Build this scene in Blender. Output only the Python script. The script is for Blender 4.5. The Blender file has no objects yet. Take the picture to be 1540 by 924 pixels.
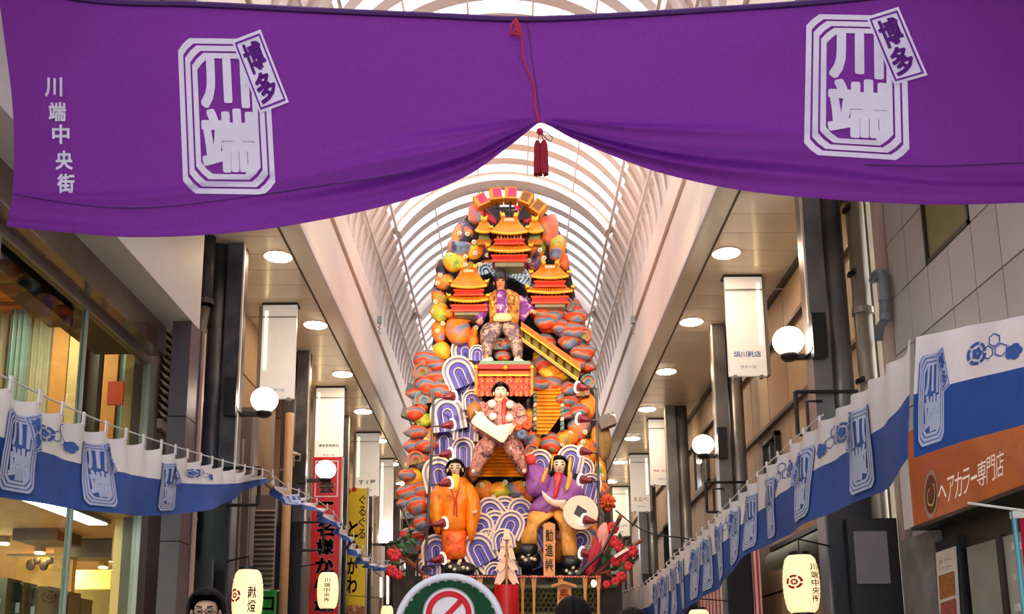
import bpy, bmesh, math, random
from mathutils import Vector, Matrix, noise
R = random.Random(7)
PI = math.pi
sc = bpy.context.scene
COL = sc.collection

# ------------------------------------------------------------------ camera
FPX, PPX, PPY = 1502.0, 770.0, 723.0
yc = Vector((-3.0, -300.0, -FPX)).normalized()
zc_ = Vector((-70.0, 7500.0, -FPX)); zc_ = (zc_ - yc * zc_.dot(yc)).normalized()
xc = yc.cross(zc_).normalized()
W2C = Matrix((xc, yc, zc_)).transposed()          # columns are the world axes seen by the camera
C2W = W2C.transposed()
EYE = Vector((0, 0, 1.25))
cam_d = bpy.data.cameras.new('camera'); cam = bpy.data.objects.new('camera', cam_d); COL.objects.link(cam)
cam.matrix_world = Matrix.Translation(EYE) @ C2W.to_4x4()
cam_d.sensor_width = 36; cam_d.lens = FPX / 1540 * 36
cam_d.shift_y = (PPY - 462) / 1540
cam_d.clip_start = 0.05; cam_d.clip_end = 500
sc.camera = cam

def P(px, py, X=None, Y=None, Z=None, d=None):
    """world point on the sight line of pixel (px,py): on plane x=X, y=Y, z=Z or at depth d"""
    r = C2W @ Vector((px - PPX, -(py - PPY), -FPX))
    if X is not None: t = (X - EYE.x) / r.x
    elif Y is not None: t = (Y - EYE.y) / r.y
    elif Z is not None: t = (Z - EYE.z) / r.z
    else: t = d / FPX
    return EYE + r * t

# ------------------------------------------------------------------ light and exposure
w = bpy.data.worlds.new('sky'); sc.world = w; w.use_nodes = True
nt = w.node_tree; nt.nodes.clear()
bg = nt.nodes.new('ShaderNodeBackground'); bg.inputs[0].default_value = (0.93, 0.96, 1.0, 1); bg.inputs[1].default_value = 3.0
wo = nt.nodes.new('ShaderNodeOutputWorld'); nt.links.new(bg.outputs[0], wo.inputs[0])
vs = sc.view_settings
sc.display_settings.display_device = 'sRGB'
vs.view_transform = 'Standard'; vs.look = 'None'; vs.gamma = 1.0; vs.use_curve_mapping = False
vs.exposure = 0.82
sc.cycles.max_bounces = 8; sc.cycles.diffuse_bounces = 4; sc.cycles.transparent_max_bounces = 12
sc.cycles.use_denoising = True

# ------------------------------------------------------------------ materials
MATS = {}
def srgb(c):
    return tuple(((v / 255) / 12.92 if v / 255 <= 0.04045 else ((v / 255 + 0.055) / 1.055) ** 2.4) for v in c)
def mat(name, c, rough=0.6, metal=0.0, var=0.12, scale=6.0, bump=0.0, coat=0.0, emit=0.0, spec=0.5, ecol=None, stretch=None, c2=None, transl=0.0, alpha=1.0):
    """procedural principled material: base colour broken by noise towards c2 (sRGB 0-255)"""
    if name in MATS: return MATS[name]
    m = bpy.data.materials.new(name); m.use_nodes = True; MATS[name] = m
    n = m.node_tree; b = n.nodes['Principled BSDF']; L = n.links.new
    A = srgb(c); B = srgb(c2) if c2 else tuple(v * (1 - var) for v in A)
    tc = n.nodes.new('ShaderNodeTexCoord'); mp = n.nodes.new('ShaderNodeMapping'); L(tc.outputs['Object'], mp.inputs[0])
    if stretch: mp.inputs['Scale'].default_value = stretch
    ns = n.nodes.new('ShaderNodeTexNoise'); ns.inputs['Scale'].default_value = scale; ns.inputs['Detail'].default_value = 4
    L(mp.outputs[0], ns.inputs['Vector'])
    rp = n.nodes.new('ShaderNodeValToRGB'); L(ns.outputs[0], rp.inputs[0])
    rp.color_ramp.elements[0].position = 0.35; rp.color_ramp.elements[1].position = 0.65
    rp.color_ramp.elements[0].color = (*B, 1); rp.color_ramp.elements[1].color = (*A, 1)
    L(rp.outputs[0], b.inputs['Base Color'])
    b.inputs['Roughness'].default_value = rough; b.inputs['Metallic'].default_value = metal
    b.inputs['Specular IOR Level'].default_value = spec
    b.inputs['Coat Weight'].default_value = coat
    if bump:
        bp = n.nodes.new('ShaderNodeBump'); bp.inputs['Strength'].default_value = bump; bp.inputs['Distance'].default_value = 0.02
        L(ns.outputs[0], bp.inputs['Height']); L(bp.outputs[0], b.inputs['Normal'])
    if emit:
        b.inputs['Emission Color'].default_value = (*srgb(ecol or c), 1); b.inputs['Emission Strength'].default_value = emit
    if alpha < 1: b.inputs['Alpha'].default_value = alpha
    if transl:
        t = n.nodes.new('ShaderNodeBsdfTranslucent'); L(rp.outputs[0], t.inputs[0])
        mx = n.nodes.new('ShaderNodeMixShader'); mx.inputs[0].default_value = transl
        L(b.outputs[0], mx.inputs[1]); L(t.outputs[0], mx.inputs[2])
        L(mx.outputs[0], n.nodes['Material Output'].inputs[0])
    return m
def glassmat(name, tint, refl=0.1, rough=0.03, milk=0.0, ior=1.45):
    if name in MATS: return MATS[name]
    m = bpy.data.materials.new(name); m.use_nodes = True; MATS[name] = m
    n = m.node_tree; n.nodes.clear(); L = n.links.new
    o = n.nodes.new('ShaderNodeOutputMaterial'); t = n.nodes.new('ShaderNodeBsdfTransparent'); t.inputs[0].default_value = (*srgb(tint), 1)
    g = n.nodes.new('ShaderNodeBsdfGlossy'); g.inputs['Roughness'].default_value = rough
    fr = n.nodes.new('ShaderNodeFresnel'); fr.inputs[0].default_value = ior
    ge = n.nodes.new('ShaderNodeNewGeometry'); sb = n.nodes.new('ShaderNodeMath'); sb.operation = 'SUBTRACT'; sb.inputs[0].default_value = 1.0; L(ge.outputs['Backfacing'], sb.inputs[1])
    mu = n.nodes.new('ShaderNodeMath'); mu.operation = 'MULTIPLY'; L(fr.outputs[0], mu.inputs[0]); L(sb.outputs[0], mu.inputs[1])      # only the outer face of a pane mirrors
    mx = n.nodes.new('ShaderNodeMixShader'); L(mu.outputs[0], mx.inputs[0]); L(t.outputs[0], mx.inputs[1]); L(g.outputs[0], mx.inputs[2])
    last = mx
    if milk:
        d = n.nodes.new('ShaderNodeBsdfTranslucent'); d.inputs[0].default_value = (.95, .95, .95, 1)
        m2 = n.nodes.new('ShaderNodeMixShader'); m2.inputs[0].default_value = milk
        L(mx.outputs[0], m2.inputs[1]); L(d.outputs[0], m2.inputs[2]); last = m2
    L(last.outputs[0], o.inputs[0]); return m
def rampmat(name, stops, scale=3.0, kind='noise', dist=0.0, rough=0.5, stretch=(1, 1, 1), bump=0.2, wave_scale=1.0, const=False):
    """painted surface with several colours laid out by noise / waves"""
    if name in MATS: return MATS[name]
    m = bpy.data.materials.new(name); m.use_nodes = True; MATS[name] = m
    n = m.node_tree; b = n.nodes['Principled BSDF']; L = n.links.new
    tc = n.nodes.new('ShaderNodeTexCoord'); mp = n.nodes.new('ShaderNodeMapping'); L(tc.outputs['Object'], mp.inputs[0]); mp.inputs['Scale'].default_value = stretch
    oi = n.nodes.new('ShaderNodeObjectInfo'); vm = n.nodes.new('ShaderNodeVectorMath'); vm.operation = 'ADD'
    ml = n.nodes.new('ShaderNodeMath'); ml.operation = 'MULTIPLY'; ml.inputs[1].default_value = 37.0
    L(oi.outputs['Random'], ml.inputs[0]); L(mp.outputs[0], vm.inputs[0]); L(ml.outputs[0], vm.inputs[1])
    if kind == 'noise':
        t = n.nodes.new('ShaderNodeTexNoise'); t.inputs['Scale'].default_value = scale; t.inputs['Detail'].default_value = 2; t.inputs['Distortion'].default_value = dist
    elif kind == 'voronoi':
        t = n.nodes.new('ShaderNodeTexVoronoi'); t.inputs['Scale'].default_value = scale
    else:
        t = n.nodes.new('ShaderNodeTexWave'); t.inputs['Scale'].default_value = scale; t.inputs['Distortion'].default_value = dist
        t.inputs['Detail'].default_value = 1.5; t.wave_type = 'RINGS' if kind == 'rings' else 'BANDS'
        t.bands_direction = 'Z'; t.inputs['Detail Scale'].default_value = wave_scale
    L(vm.outputs[0], t.inputs['Vector'])
    rp = n.nodes.new('ShaderNodeValToRGB'); L(t.outputs[0], rp.inputs[0])
    if const: rp.color_ramp.interpolation = 'CONSTANT'
    e = rp.color_ramp.elements
    while len(e) < len(stops): e.new(0.5)
    for el, (p, c) in zip(e, sorted(stops, key=lambda s: s[0])):
        el.position = p; el.color = (*srgb(c), 1)
    L(rp.outputs[0], b.inputs['Base Color']); b.inputs['Roughness'].default_value = rough
    bp = n.nodes.new('ShaderNodeBump'); bp.inputs['Strength'].default_value = bump; bp.inputs['Distance'].default_value = 0.03
    L(t.outputs[0], bp.inputs['Height']); L(bp.outputs[0], b.inputs['Normal'])
    return m

# ------------------------------------------------------------------ objects
RS = [1.0]      # size of the radii handed to tube, lathe and ball (the float is drawn at its own scale)
WL = {}
def wl(o): return WL.get(o.name, Vector((0, 0, 0)))
def tag(o, label=None, cat=None, group=None, kind=None):
    if label: o['label'] = label
    if cat: o['category'] = cat
    if group: o['group'] = group
    if kind: o['kind'] = kind
    return o
def thing(name, label, cat, loc=(0, 0, 0), group=None):
    o = bpy.data.objects.new(name, None); COL.objects.link(o); o.location = loc; o.empty_display_size = 0.1
    WL[o.name] = Vector(loc); return tag(o, label, cat, group)
def place(o, parent, org):
    COL.objects.link(o)
    if parent is not None:
        o.parent = parent; WL[o.name] = wl(parent)
    else:
        o.location = org; WL[o.name] = Vector(org)
class MB:
    def __init__(s): s.v = []; s.f = []; s.mi = []; s.m = 0
    def add(s, vs_, fs):
        k = len(s.v); s.v += [Vector(p) for p in vs_]; s.f += [[i + k for i in f] for f in fs]; s.mi += [s.m] * len(fs); return s
    def box(s, x0, x1, y0, y1, z0, z1):
        x0, x1 = sorted((x0, x1)); y0, y1 = sorted((y0, y1)); z0, z1 = sorted((z0, z1))
        return s.add([(x0, y0, z0), (x1, y0, z0), (x1, y1, z0), (x0, y1, z0), (x0, y0, z1), (x1, y0, z1), (x1, y1, z1), (x0, y1, z1)],
              [(0, 3, 2, 1), (4, 5, 6, 7), (0, 1, 5, 4), (1, 2, 6, 5), (2, 3, 7, 6), (3, 0, 4, 7)])
    def obox(s, c, ax, ay, az):
        """oriented box: centre and three half-axis vectors"""
        c, ax, ay, az = Vector(c), Vector(ax), Vector(ay), Vector(az)
        vs_ = [c + i * ax + j * ay + k * az for k in (-1, 1) for (i, j) in ((-1, -1), (1, -1), (1, 1), (-1, 1))]
        return s.add(vs_, [(0, 3, 2, 1), (4, 5, 6, 7), (0, 1, 5, 4), (1, 2, 6, 5), (2, 3, 7, 6), (3, 0, 4, 7)])
    def frame(s, a, b):
        t = (Vector(b) - Vector(a)).normalized(); u = t.orthogonal().normalized()
        if abs(t.z) < 0.95: u = t.cross(Vector((0, 0, 1))).normalized()
        return t, u, t.cross(u).normalized()
    def tube(s, pts, r, n=8, cap=True):
        """round tube through points; r is a number or one radius per point"""
        pts = [Vector(p) for p in pts]; k = len(s.v); m = len(pts)
        rr = [q * RS[0] for q in (r if isinstance(r, (list, tuple)) else [r] * m)]
        pu = None
        for i, p in enumerate(pts):
            a = pts[max(i - 1, 0)]; b = pts[min(i + 1, m - 1)]
            t = (b - a).normalized()
            if pu is None: _, u, _v = s.frame(a, b)
            else: u = (pu - t * pu.dot(t)).normalized()
            pu = u; v = t.cross(u)
            for j in range(n):
                an = 2 * PI * j / n; s.v.append(p + (u * math.cos(an) + v * math.sin(an)) * rr[i])
        fs = [[k + i * n + j, k + i * n + (j + 1) % n, k + (i + 1) * n + (j + 1) % n, k + (i + 1) * n + j] for i in range(m - 1) for j in range(n)]
        if cap: fs += [[k + j for j in range(n)][::-1], [k + (m - 1) * n + j for j in range(n)]]
        s.f += fs; s.mi += [s.m] * len(fs); return s
    def bar(s, a, b, w_, h_):
        """rectangular bar from a to b; w_ sideways, h_ the other way"""
        a, b = Vector(a), Vector(b); t, u, v = s.frame(a, b)
        return s.obox((a + b) / 2, t * (b - a).length / 2, u * w_ / 2, v * h_ / 2)
    def lathe(s, c, prof, n=20, axis=(0, 0, 1)):
        """prof: (radius, along-axis) pairs"""
        c = Vector(c); t = Vector(axis).normalized(); u = t.orthogonal().normalized(); v = t.cross(u); k = len(s.v); m = len(prof)
        for (r, z) in prof:
            r, z = r * RS[0], z * RS[0]
            for j in range(n):
                an = 2 * PI * j / n; s.v.append(c + t * z + (u * math.cos(an) + v * math.sin(an)) * max(r, 1e-4))
        fs = [[k + i * n + j, k + i * n + (j + 1) % n, k + (i + 1) * n + (j + 1) % n, k + (i + 1) * n + j] for i in range(m - 1) for j in range(n)]
        fs += [[k + j for j in range(n)][::-1], [k + (m - 1) * n + j for j in range(n)]]
        s.f += fs; s.mi += [s.m] * len(fs); return s
    def ball(s, c, r, n=16, sc_=(1, 1, 1)):
        c = Vector(c); k = len(s.v); m = n // 2; r = r * RS[0]
        for i in range(m + 1):
            th = PI * i / m
            for j in range(n):
                ph = 2 * PI * j / n
                s.v.append(c + Vector((math.sin(th) * math.cos(ph) * sc_[0], math.sin(th) * math.sin(ph) * sc_[1], math.cos(th) * sc_[2])) * r)
        fs = [[k + i * n + j, k + (i + 1) * n + j, k + (i + 1) * n + (j + 1) % n, k + i * n + (j + 1) % n] for i in range(m) for j in range(n)]
        s.f += fs; s.mi += [s.m] * len(fs); return s
    def grid(s, fn, nu, nv):
        k = len(s.v)
        for j in range(nv + 1):
            for i in range(nu + 1): s.v.append(Vector(fn(i / nu, j / nv)))
        fs = [[k + j * (nu + 1) + i, k + j * (nu + 1) + i + 1, k + (j + 1) * (nu + 1) + i + 1, k + (j + 1) * (nu + 1) + i] for j in range(nv) for i in range(nu)]
        s.f += fs; s.mi += [s.m] * len(fs); return s
    def slab(s, poly, n_, th):
        """flat polygon (3D points) given thickness th along n_"""
        poly = [Vector(p) for p in poly]; n_ = Vector(n_).normalized() * th; m = len(poly)
        return s.add(poly + [p + n_ for p in poly], [list(range(m)), list(range(2 * m - 1, m - 1, -1))] + [[(i + 1) % m, i, i + m, (i + 1) % m + m] for i in range(m)])
    def build(s, name, m, parent=None, smooth=False, label=None, cat=None, group=None, kind=None, org=None, fix=True):
        ms = m if isinstance(m, (list, tuple)) else [m]
        me = bpy.data.meshes.new(name)
        if parent is None and org is None:
            mn = [min(p[i] for p in s.v) for i in range(3)]; mx_ = [max(p[i] for p in s.v) for i in range(3)]
            org = Vector(((mn[0] + mx_[0]) / 2, (mn[1] + mx_[1]) / 2, mn[2]))
        o0 = wl(parent) if parent is not None else Vector(org)
        me.from_pydata([p - o0 for p in s.v], [], s.f)
        for x in ms: me.materials.append(x)
        if len(ms) > 1: me.polygons.foreach_set('material_index', s.mi)
        if fix:
            bm = bmesh.new(); bm.from_mesh(me); bmesh.ops.recalc_face_normals(bm, faces=bm.faces); bm.to_mesh(me); bm.free()
        if smooth: me.polygons.foreach_set('use_smooth', [True] * len(me.polygons))
        me.update()
        o = bpy.data.objects.new(name, me); place(o, parent, o0)
        return tag(o, label, cat, group, kind)
def struct(mb, name, m, parent=None, **k):
    return mb.build(name, m, parent, kind='structure' if parent is None else None, **k)
def share(src, name, offset, parent):
    """a copy of a part with the same mesh, moved by offset inside its parent"""
    c = src.copy(); c.name = name; COL.objects.link(c); c.parent = parent; c.location = src.location + Vector(offset); WL[c.name] = wl(parent) + Vector(offset)
    return c
def copy_tree(o, parent=None):
    c = o.copy(); COL.objects.link(c)
    if parent is not None: c.parent = parent
    WL[c.name] = wl(o)
    for ch in list(o.children): copy_tree(ch, c)
    return c
def modify(o, kind, **k):
    m = o.modifiers.new(kind.lower(), kind)
    for a, v in k.items(): setattr(m, a, v)
    return m
def lerp(a, b, t): return a + (b - a) * t
def ipl(keys, x):
    """smooth interpolation through (x, v...) keys"""
    if x <= keys[0][0]: i = 0
    elif x >= keys[-1][0]: i = len(keys) - 2
    else:
        i = 0
        while keys[i + 1][0] < x: i += 1
    x0, x1 = keys[i][0], keys[i + 1][0]; t = (x - x0) / (x1 - x0)
    out = []
    for c in range(1, len(keys[0])):
        p0, p1 = keys[i][c], keys[i + 1][c]
        m0 = (keys[i + 1][c] - keys[i - 1][c]) / (keys[i + 1][0] - keys[i - 1][0]) if i > 0 else (p1 - p0) / (x1 - x0)
        m1 = (keys[i + 2][c] - keys[i][c]) / (keys[i + 2][0] - keys[i][0]) if i + 2 < len(keys) else (p1 - p0) / (x1 - x0)
        if t < 0 or t > 1: out.append(p0 + (p1 - p0) * t); continue
        h = x1 - x0; t2, t3 = t * t, t ** 3
        out.append((2 * t3 - 3 * t2 + 1) * p0 + (t3 - 2 * t2 + t) * h * m0 + (-2 * t3 + 3 * t2) * p1 + (t3 - t2) * h * m1)
    return out[0] if len(out) == 1 else out

# ------------------------------------------------------------------ lettering
GL = {}
def glyph(s, bold=0.02):
    """outline of a piece of writing as flat triangles scaled to the unit square, plus its aspect (w/h)"""
    key = (s, bold)
    if key in GL: return GL[key]
    c = bpy.data.curves.new('lettering', 'FONT'); c.body = s; c.offset = bold; c.resolution_u = 3
    o = bpy.data.objects.new('lettering', c); me = bpy.data.meshes.new_from_object(o)
    vs_ = [v.co.copy() for v in me.vertices]; fs = [list(p.vertices) for p in me.polygons]
    bpy.data.objects.remove(o); bpy.data.curves.remove(c); bpy.data.meshes.remove(me)
    x0, x1 = min(v.x for v in vs_), max(v.x for v in vs_); y0, y1 = min(v.y for v in vs_), max(v.y for v in vs_)
    GL[key] = ([((v.x - x0) / (x1 - x0), (v.y - y0) / (y1 - y0)) for v in vs_], fs, (x1 - x0) / (y1 - y0)); return GL[key]
class Print:
    """flat printed shapes in a local 2-D frame, laid on a surface by a mapping function"""
    def __init__(s): s.v = []; s.f = []
    def poly(s, pts):
        k = len(s.v); s.v += pts; s.f.append(list(range(k, k + len(pts)))); return s
    def text(s, t, x0, y0, x1, y1, bold=0.02, rot=0.0, keep=False):
        """x0,y0 top-left, x1,y1 bottom-right, y downwards"""
        if bold > 0.015:      # heavy brush lettering: thin outline laid down several times, shifted
            dx, dy = (x1 - x0) * (bold - .008) * .8, (y1 - y0) * (bold - .008) * .8
            if len(t) > 1: dx /= len(t)
            for ox, oy in ((-1, -1), (1, -1), (-1, 1), (1, 1), (0, -1.2), (0, 1.2), (-1.2, 0), (1.2, 0)): s.text(t, x0 + ox * dx, y0 + oy * dy, x1 + ox * dx, y1 + oy * dy, 0.008, rot, keep)
            bold = 0.008
        vs_, fs, asp = glyph(t, bold)
        if keep:
            h_ = y1 - y0; w_ = h_ * asp
            if w_ > x1 - x0: w_ = x1 - x0; h_ = w_ / asp
            cx, cy = (x0 + x1) / 2, (y0 + y1) / 2; x0, x1, y0, y1 = cx - w_ / 2, cx + w_ / 2, cy - h_ / 2, cy + h_ / 2
        k = len(s.v); cx, cy = (x0 + x1) / 2, (y0 + y1) / 2; ca, sa = math.cos(rot), math.sin(rot)
        for (u, v) in vs_:
            x, y = lerp(x0, x1, u) - cx, lerp(y1, y0, v) - cy
            s.v.append((cx + x * ca - y * sa, cy + x * sa + y * ca))
        s.f += [[i + k for i in f] for f in fs]; return s
    def column(s, t, cx, y0, y1, wd, bold=0.02, fill=0.86):
        """characters one under another"""
        n = len(t); h_ = (y1 - y0) / n
        for i, ch in enumerate(t):
            hh = h_ * fill / 2; ww = wd / 2; cy = y0 + h_ * (i + 0.5)
            if ch in 'つっ': ww *= .8; hh *= .8
            if ch in '一ー': hh *= 0.15
            s.text(ch, cx - ww, cy - hh, cx + ww, cy + hh, bold)
        return s
    def ring(s, outer, inner):
        n = len(outer); k = len(s.v); s.v += list(outer) + list(inner)
        s.f += [[k + i, k + (i + 1) % n, k + n + (i + 1) % n, k + n + i] for i in range(n)]; return s
    def circle(s, cx, cy, r, r2=None, n=28, sx=1.0, a0=0.0, a1=2 * PI):
        if r2 is None: return s.poly([(cx + r * sx * math.cos(2 * PI * i / n), cy + r * math.sin(2 * PI * i / n)) for i in range(n)])
        k = len(s.v)
        full = a1 - a0 > 6.28
        for i in range(n + 1):
            a = a0 + (a1 - a0) * i / n
            s.v += [(cx + r * sx * math.cos(a), cy + r * math.sin(a)), (cx + r2 * sx * math.cos(a), cy + r2 * math.sin(a))]
        s.f += [[k + 2 * i, k + 2 * i + 2, k + 2 * i + 3, k + 2 * i + 1] for i in range(n)]; return s
    def lay(s, fn, name, m, parent, maxlen=None, **kw):
        """fn(x,y) -> world point; long edges are split first so that the print follows the cloth"""
        bm = bmesh.new(); bv = [bm.verts.new((x, y, 0)) for (x, y) in s.v]
        for f in s.f:
            try: bm.faces.new([bv[i] for i in f])
            except ValueError: pass
        bmesh.ops.triangulate(bm, faces=bm.faces)
        if maxlen:
            for _ in range(5):
                es = [e for e in bm.edges if e.calc_length() > maxlen]
                if not es: break
                bmesh.ops.subdivide_edges(bm, edges=es, cuts=1); bmesh.ops.triangulate(bm, faces=[f for f in bm.faces if len(f.verts) > 3])
        bm.verts.ensure_lookup_table()
        mb = MB(); mb.v = [Vector(fn(v.co.x, v.co.y)) for v in bm.verts]; mb.f = [[v.index for v in f.verts] for f in bm.faces]; mb.mi = [0] * len(mb.f)
        bm.free()
        return mb.build(name, m, parent, fix=False, **kw)
def plane_map(o, ux, uy):
    """local 2-D (x right, y down) onto a flat rectangle: origin o, full-width vector ux, full-height vector uy"""
    o, ux, uy = Vector(o), Vector(ux), Vector(uy)
    return lambda x, y: o + ux * x + uy * y
# ================================================================== THE SETTING
# heights: soffit 6.05, fascia top / vault springing 7.43, vault radius 2.15
CX = -0.05; ZS = 6.05; ZF = 7.43; RV = 2.15; XF = 2.15; XB = 2.37
Y0, Y1 = -8.05, 40.0  # arcade runs on unseen behind the camera to cut frontal sky light
M_soffit = mat('soffit_panel', (232, 216, 192), rough=0.28, var=0.08, scale=1.2, coat=0.2)
M_fascia = mat('fascia_panel', (248, 226, 208), rough=0.45, var=0.06, scale=1.0)
M_seam = mat('dark_seam', (96, 84, 76), rough=0.8)
M_rib = mat('vault_rib_paint', (230, 214, 208), rough=0.5, var=0.06)
M_louv = mat('vault_panel', (206, 180, 164), rough=0.6, var=0.1, scale=2)
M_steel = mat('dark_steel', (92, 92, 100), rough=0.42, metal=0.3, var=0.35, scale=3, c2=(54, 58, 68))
M_floor = mat('street_paving', (150, 142, 132), rough=0.35, var=0.15, scale=2)
g = MB(); g.box(-7.6, 5.8, -9, Y1, -0.1, 0.0); struct(g, 'floor', M_floor)

# soffits with their transverse panels
for sgn in (-1, 1):
    root = struct(MB().box(CX + sgn * XB, CX + sgn * 4.0, Y0, Y1, ZS + 0.03, ZS + 0.10), 'ceiling', M_seam)
    y = Y0; first = None; step = 0.457
    while y < Y1 - step:
        if first is None:
            first = MB().box(CX + sgn * (XB + 0.002), CX + sgn * 3.95, y + 0.004, y + step - 0.006, ZS, ZS + 0.03).build('panel', M_soffit, root); y00 = y
        else: share(first, 'panel', (0, y - y00, 0), root)
        y += step
# fascias: three bands, a lower lip and the underside
for sgn in (-1, 1):
    root = struct(MB().box(CX + sgn * (XF + 0.06), CX + sgn * (XB - 0.01), Y0, Y1, ZS + 0.02, ZF), 'trim_%d' % (1 if sgn < 0 else 2), M_seam)
    xi = CX + sgn * XF
    MB().box(xi, CX + sgn * XB, Y0, Y1, ZS - 0.055, ZS - 0.02).build('underside', M_soffit, root)
    MB().box(xi - sgn * 0.03, xi + sgn * 0.01, Y0, Y1, ZS - 0.075, ZS - 0.02).build('lip', M_rib, root)
    MB().box(CX + sgn * (XB - 0.01), CX + sgn * (XB + 0.015), Y0, Y1, ZS - 0.06, ZS - 0.0).build('soffit_edge', M_seam, root)
    y = Y0
    firsts = None
    while y < Y1 - 0.1:
        L_ = 2.25
        if firsts is None:
            firsts = [MB().box(xi, xi + sgn * 0.07, y + 0.004, y + L_ - 0.004, ZS - 0.02, 6.50).build('panel', M_fascia, root),
                      MB().box(xi + sgn * 0.02, xi + sgn * 0.07, y + 0.004, y + L_ - 0.004, 6.505, 6.99).build('panel', M_fascia, root),
                      MB().box(xi - sgn * 0.02, xi + sgn * 0.07, y + 0.004, y + L_ - 0.004, 7.02, ZF).build('panel', M_fascia, root)]; y00 = y
        else:
            for f_ in firsts: share(f_, 'panel', (0, y - y00, 0), root)
        y += L_
# glazed barrel vault
M_pane = glassmat('vault_glazing', (250, 252, 255), milk=0.25)
vault = struct(MB().bar((CX - RV - 0.05, Y0, ZF + 0.02), (CX - RV - 0.05, Y1, ZF + 0.02), 0.12, 0.05).bar((CX + RV + 0.05, Y0, ZF + 0.02), (CX + RV + 0.05, Y1, ZF + 0.02), 0.12, 0.05), 'ceiling', M_rib)
def arc_pt(r, a, y): return Vector((CX - r * math.cos(a), y, ZF + r * math.sin(a)))
def arch(y, r0, r1, wd, n=40, a0=0.0, a1=PI):
    b = MB(); k = 0
    vs_ = []
    for i in range(n + 1):
        a = a0 + (a1 - a0) * i / n
        vs_ += [arc_pt(r0, a, y), arc_pt(r1, a, y), arc_pt(r1, a, y + wd), arc_pt(r0, a, y + wd)]
    fs = [[4 * i + j, 4 * i + (j + 1) % 4, 4 * i + 4 + (j + 1) % 4, 4 * i + 4 + j] for i in range(n) for j in range(4)]
    return b.add(vs_, fs + [[0, 1, 2, 3], [4 * n + 3, 4 * n + 2, 4 * n + 1, 4 * n]])
A1, A2 = math.radians(16), math.radians(33)
SP = 0.45; ny = int((Y1 - Y0) / SP); firstv = None
for i in range(ny):
    y = Y0 + i * SP
    if firstv is None:
        rib = arch(y, RV + 0.0, RV + 0.10, 0.20).build('rib', M_rib, vault, smooth=False)
        pane = arch(y + 0.20, RV + 0.05, RV + 0.065, SP - 0.20, a0=A2, a1=PI - A2, n=24).build('pane', M_pane, vault, smooth=True)
        pl = [arch(y + 0.20, RV + 0.06, RV + 0.09, SP - 0.20, a0=a, a1=b, n=4).build('panel', M_louv, vault) for a, b in ((0, A1), (A1, A2), (PI - A1, PI), (PI - A2, PI - A1))]
        firstv = y
    else:
        for s_ in [rib, pane] + pl: share(s_, s_.name.split('.')[0], (0, y - firstv, 0), vault)
mr = None
for k in range(-6, 7):
    y = 15.5 + 3.84 * k - 0.1
    if y < Y0 or y > Y1: continue
    if mr is None: mr = arch(y, RV - 0.12, RV + 0.12, 0.26, a0=A2, a1=PI - A2, n=28).build('main_rib', M_rib, vault); ym = y
    else: share(mr, 'main_rib', (0, y - ym, 0), vault)
for deg in (57, 79, 101, 123):
    a = math.radians(deg); p = arc_pt(RV + 0.0, a, 0)
    MB().tube([(p.x, Y0, p.z), (p.x, Y1, p.z)], 0.016, 6).build('purlin', M_rib, vault)
for a in (A1, PI - A1, A2, PI - A2):
    p = arc_pt(RV - 0.05, a, 0); MB().box(p.x - 0.02, p.x + 0.02, Y0, Y1, p.z - 0.02, p.z + 0.02).build('rail', M_rib, vault)
# the far end of the arcade
M_far = mat('far_shutter', (206, 198, 188), rough=0.6, var=0.1)
struct(MB().box(-5.8, 5.8, Y1, Y1 + 0.1, 0, ZS), 'wall_far', M_far)

# ------------------------------------------------------------------ purple banner
def smooth(x, a, b):
    t = min(max((x - a) / (b - a), 0), 1); return t * t * (3 - 2 * t)
BT = [(-90, -38), (0, -26), (150, -2), (300, 3), (500, 13), (640, 19), (780, 25), (900, 21), (1130, 7), (1250, -2), (1400, -18), (1620, -40)]
BB = [(-90, 330), (10, 341), (100, 350), (200, 357), (330, 352), (450, 337), (600, 304), (700, 266), (770, 217), (806, 188), (814, 184), (824, 188), (860, 208), (930, 238), (1000, 262), (1100, 284), (1210, 297), (1400, 308), (1540, 305), (1590, 303)]
BU = [(-90, 300), (0, 285), (200, 275), (450, 235), (600, 205), (700, 190), (812, 180), (930, 186), (1050, 190), (1200, 196), (1400, 235), (1590, 250)]
YB = 5.25
def ban(px, py, off=0.0):
    t = ipl(BT, px); b = ipl(BB, px); u = ipl(BU, px)
    v = (py - t) / (b - t)
    d = abs(px - 813); side = -1 if px < 813 else 1
    fb = (py - u) / max(b - u, 4)
    env = smooth(fb, -0.15, 0.25) * (0.75 * math.exp(-((d - 150) / 230) ** 2) + 0.35) * smooth(d, 0, 40)
    f = 0.055 * math.sin(fb * 9.5 + 0.6 * side) + 0.03 * math.sin(fb * 19 + d * 0.004)
    f = f * env
    f += 0.05 * math.sin(px * 0.006 + 1) * v + 0.02 * math.sin(px * 0.014 + py * 0.012) * smooth(v, 0.1, 0.7)
    f += 0.012 * math.sin((px * 0.35 + py) * 0.045 * (1 if px > 900 else 0.8)) * smooth(d, 120, 420)
    p = P(px, py, Y=YB + f - off); return p
M_ban = mat('purple_cloth', (136, 60, 176), rough=0.75, var=0.10, scale=60, transl=0.64, spec=0.15)
M_ink = mat('white_print', (226, 218, 240), rough=0.8, var=0.04, scale=30, spec=0.1, transl=0.25)
M_cord = mat('red_cord', (170, 24, 60), rough=0.8, var=0.2, scale=80)
XL = [(-26, -4), (60, 8), (140, 18), (220, 21), (285, 18), (341, 8)]
def ban_uv(u, v):
    px0 = -60.0; px = lerp(px0, 1590, u)
    # left hem runs inside the frame
    t, b = ipl(BT, px), ipl(BB, px); py = lerp(t, b, v)
    xl = ipl(XL, py); px = lerp(xl, 1590, u); t, b = ipl(BT, px), ipl(BB, px)
    return ban(px, lerp(t, b, v))
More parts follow.
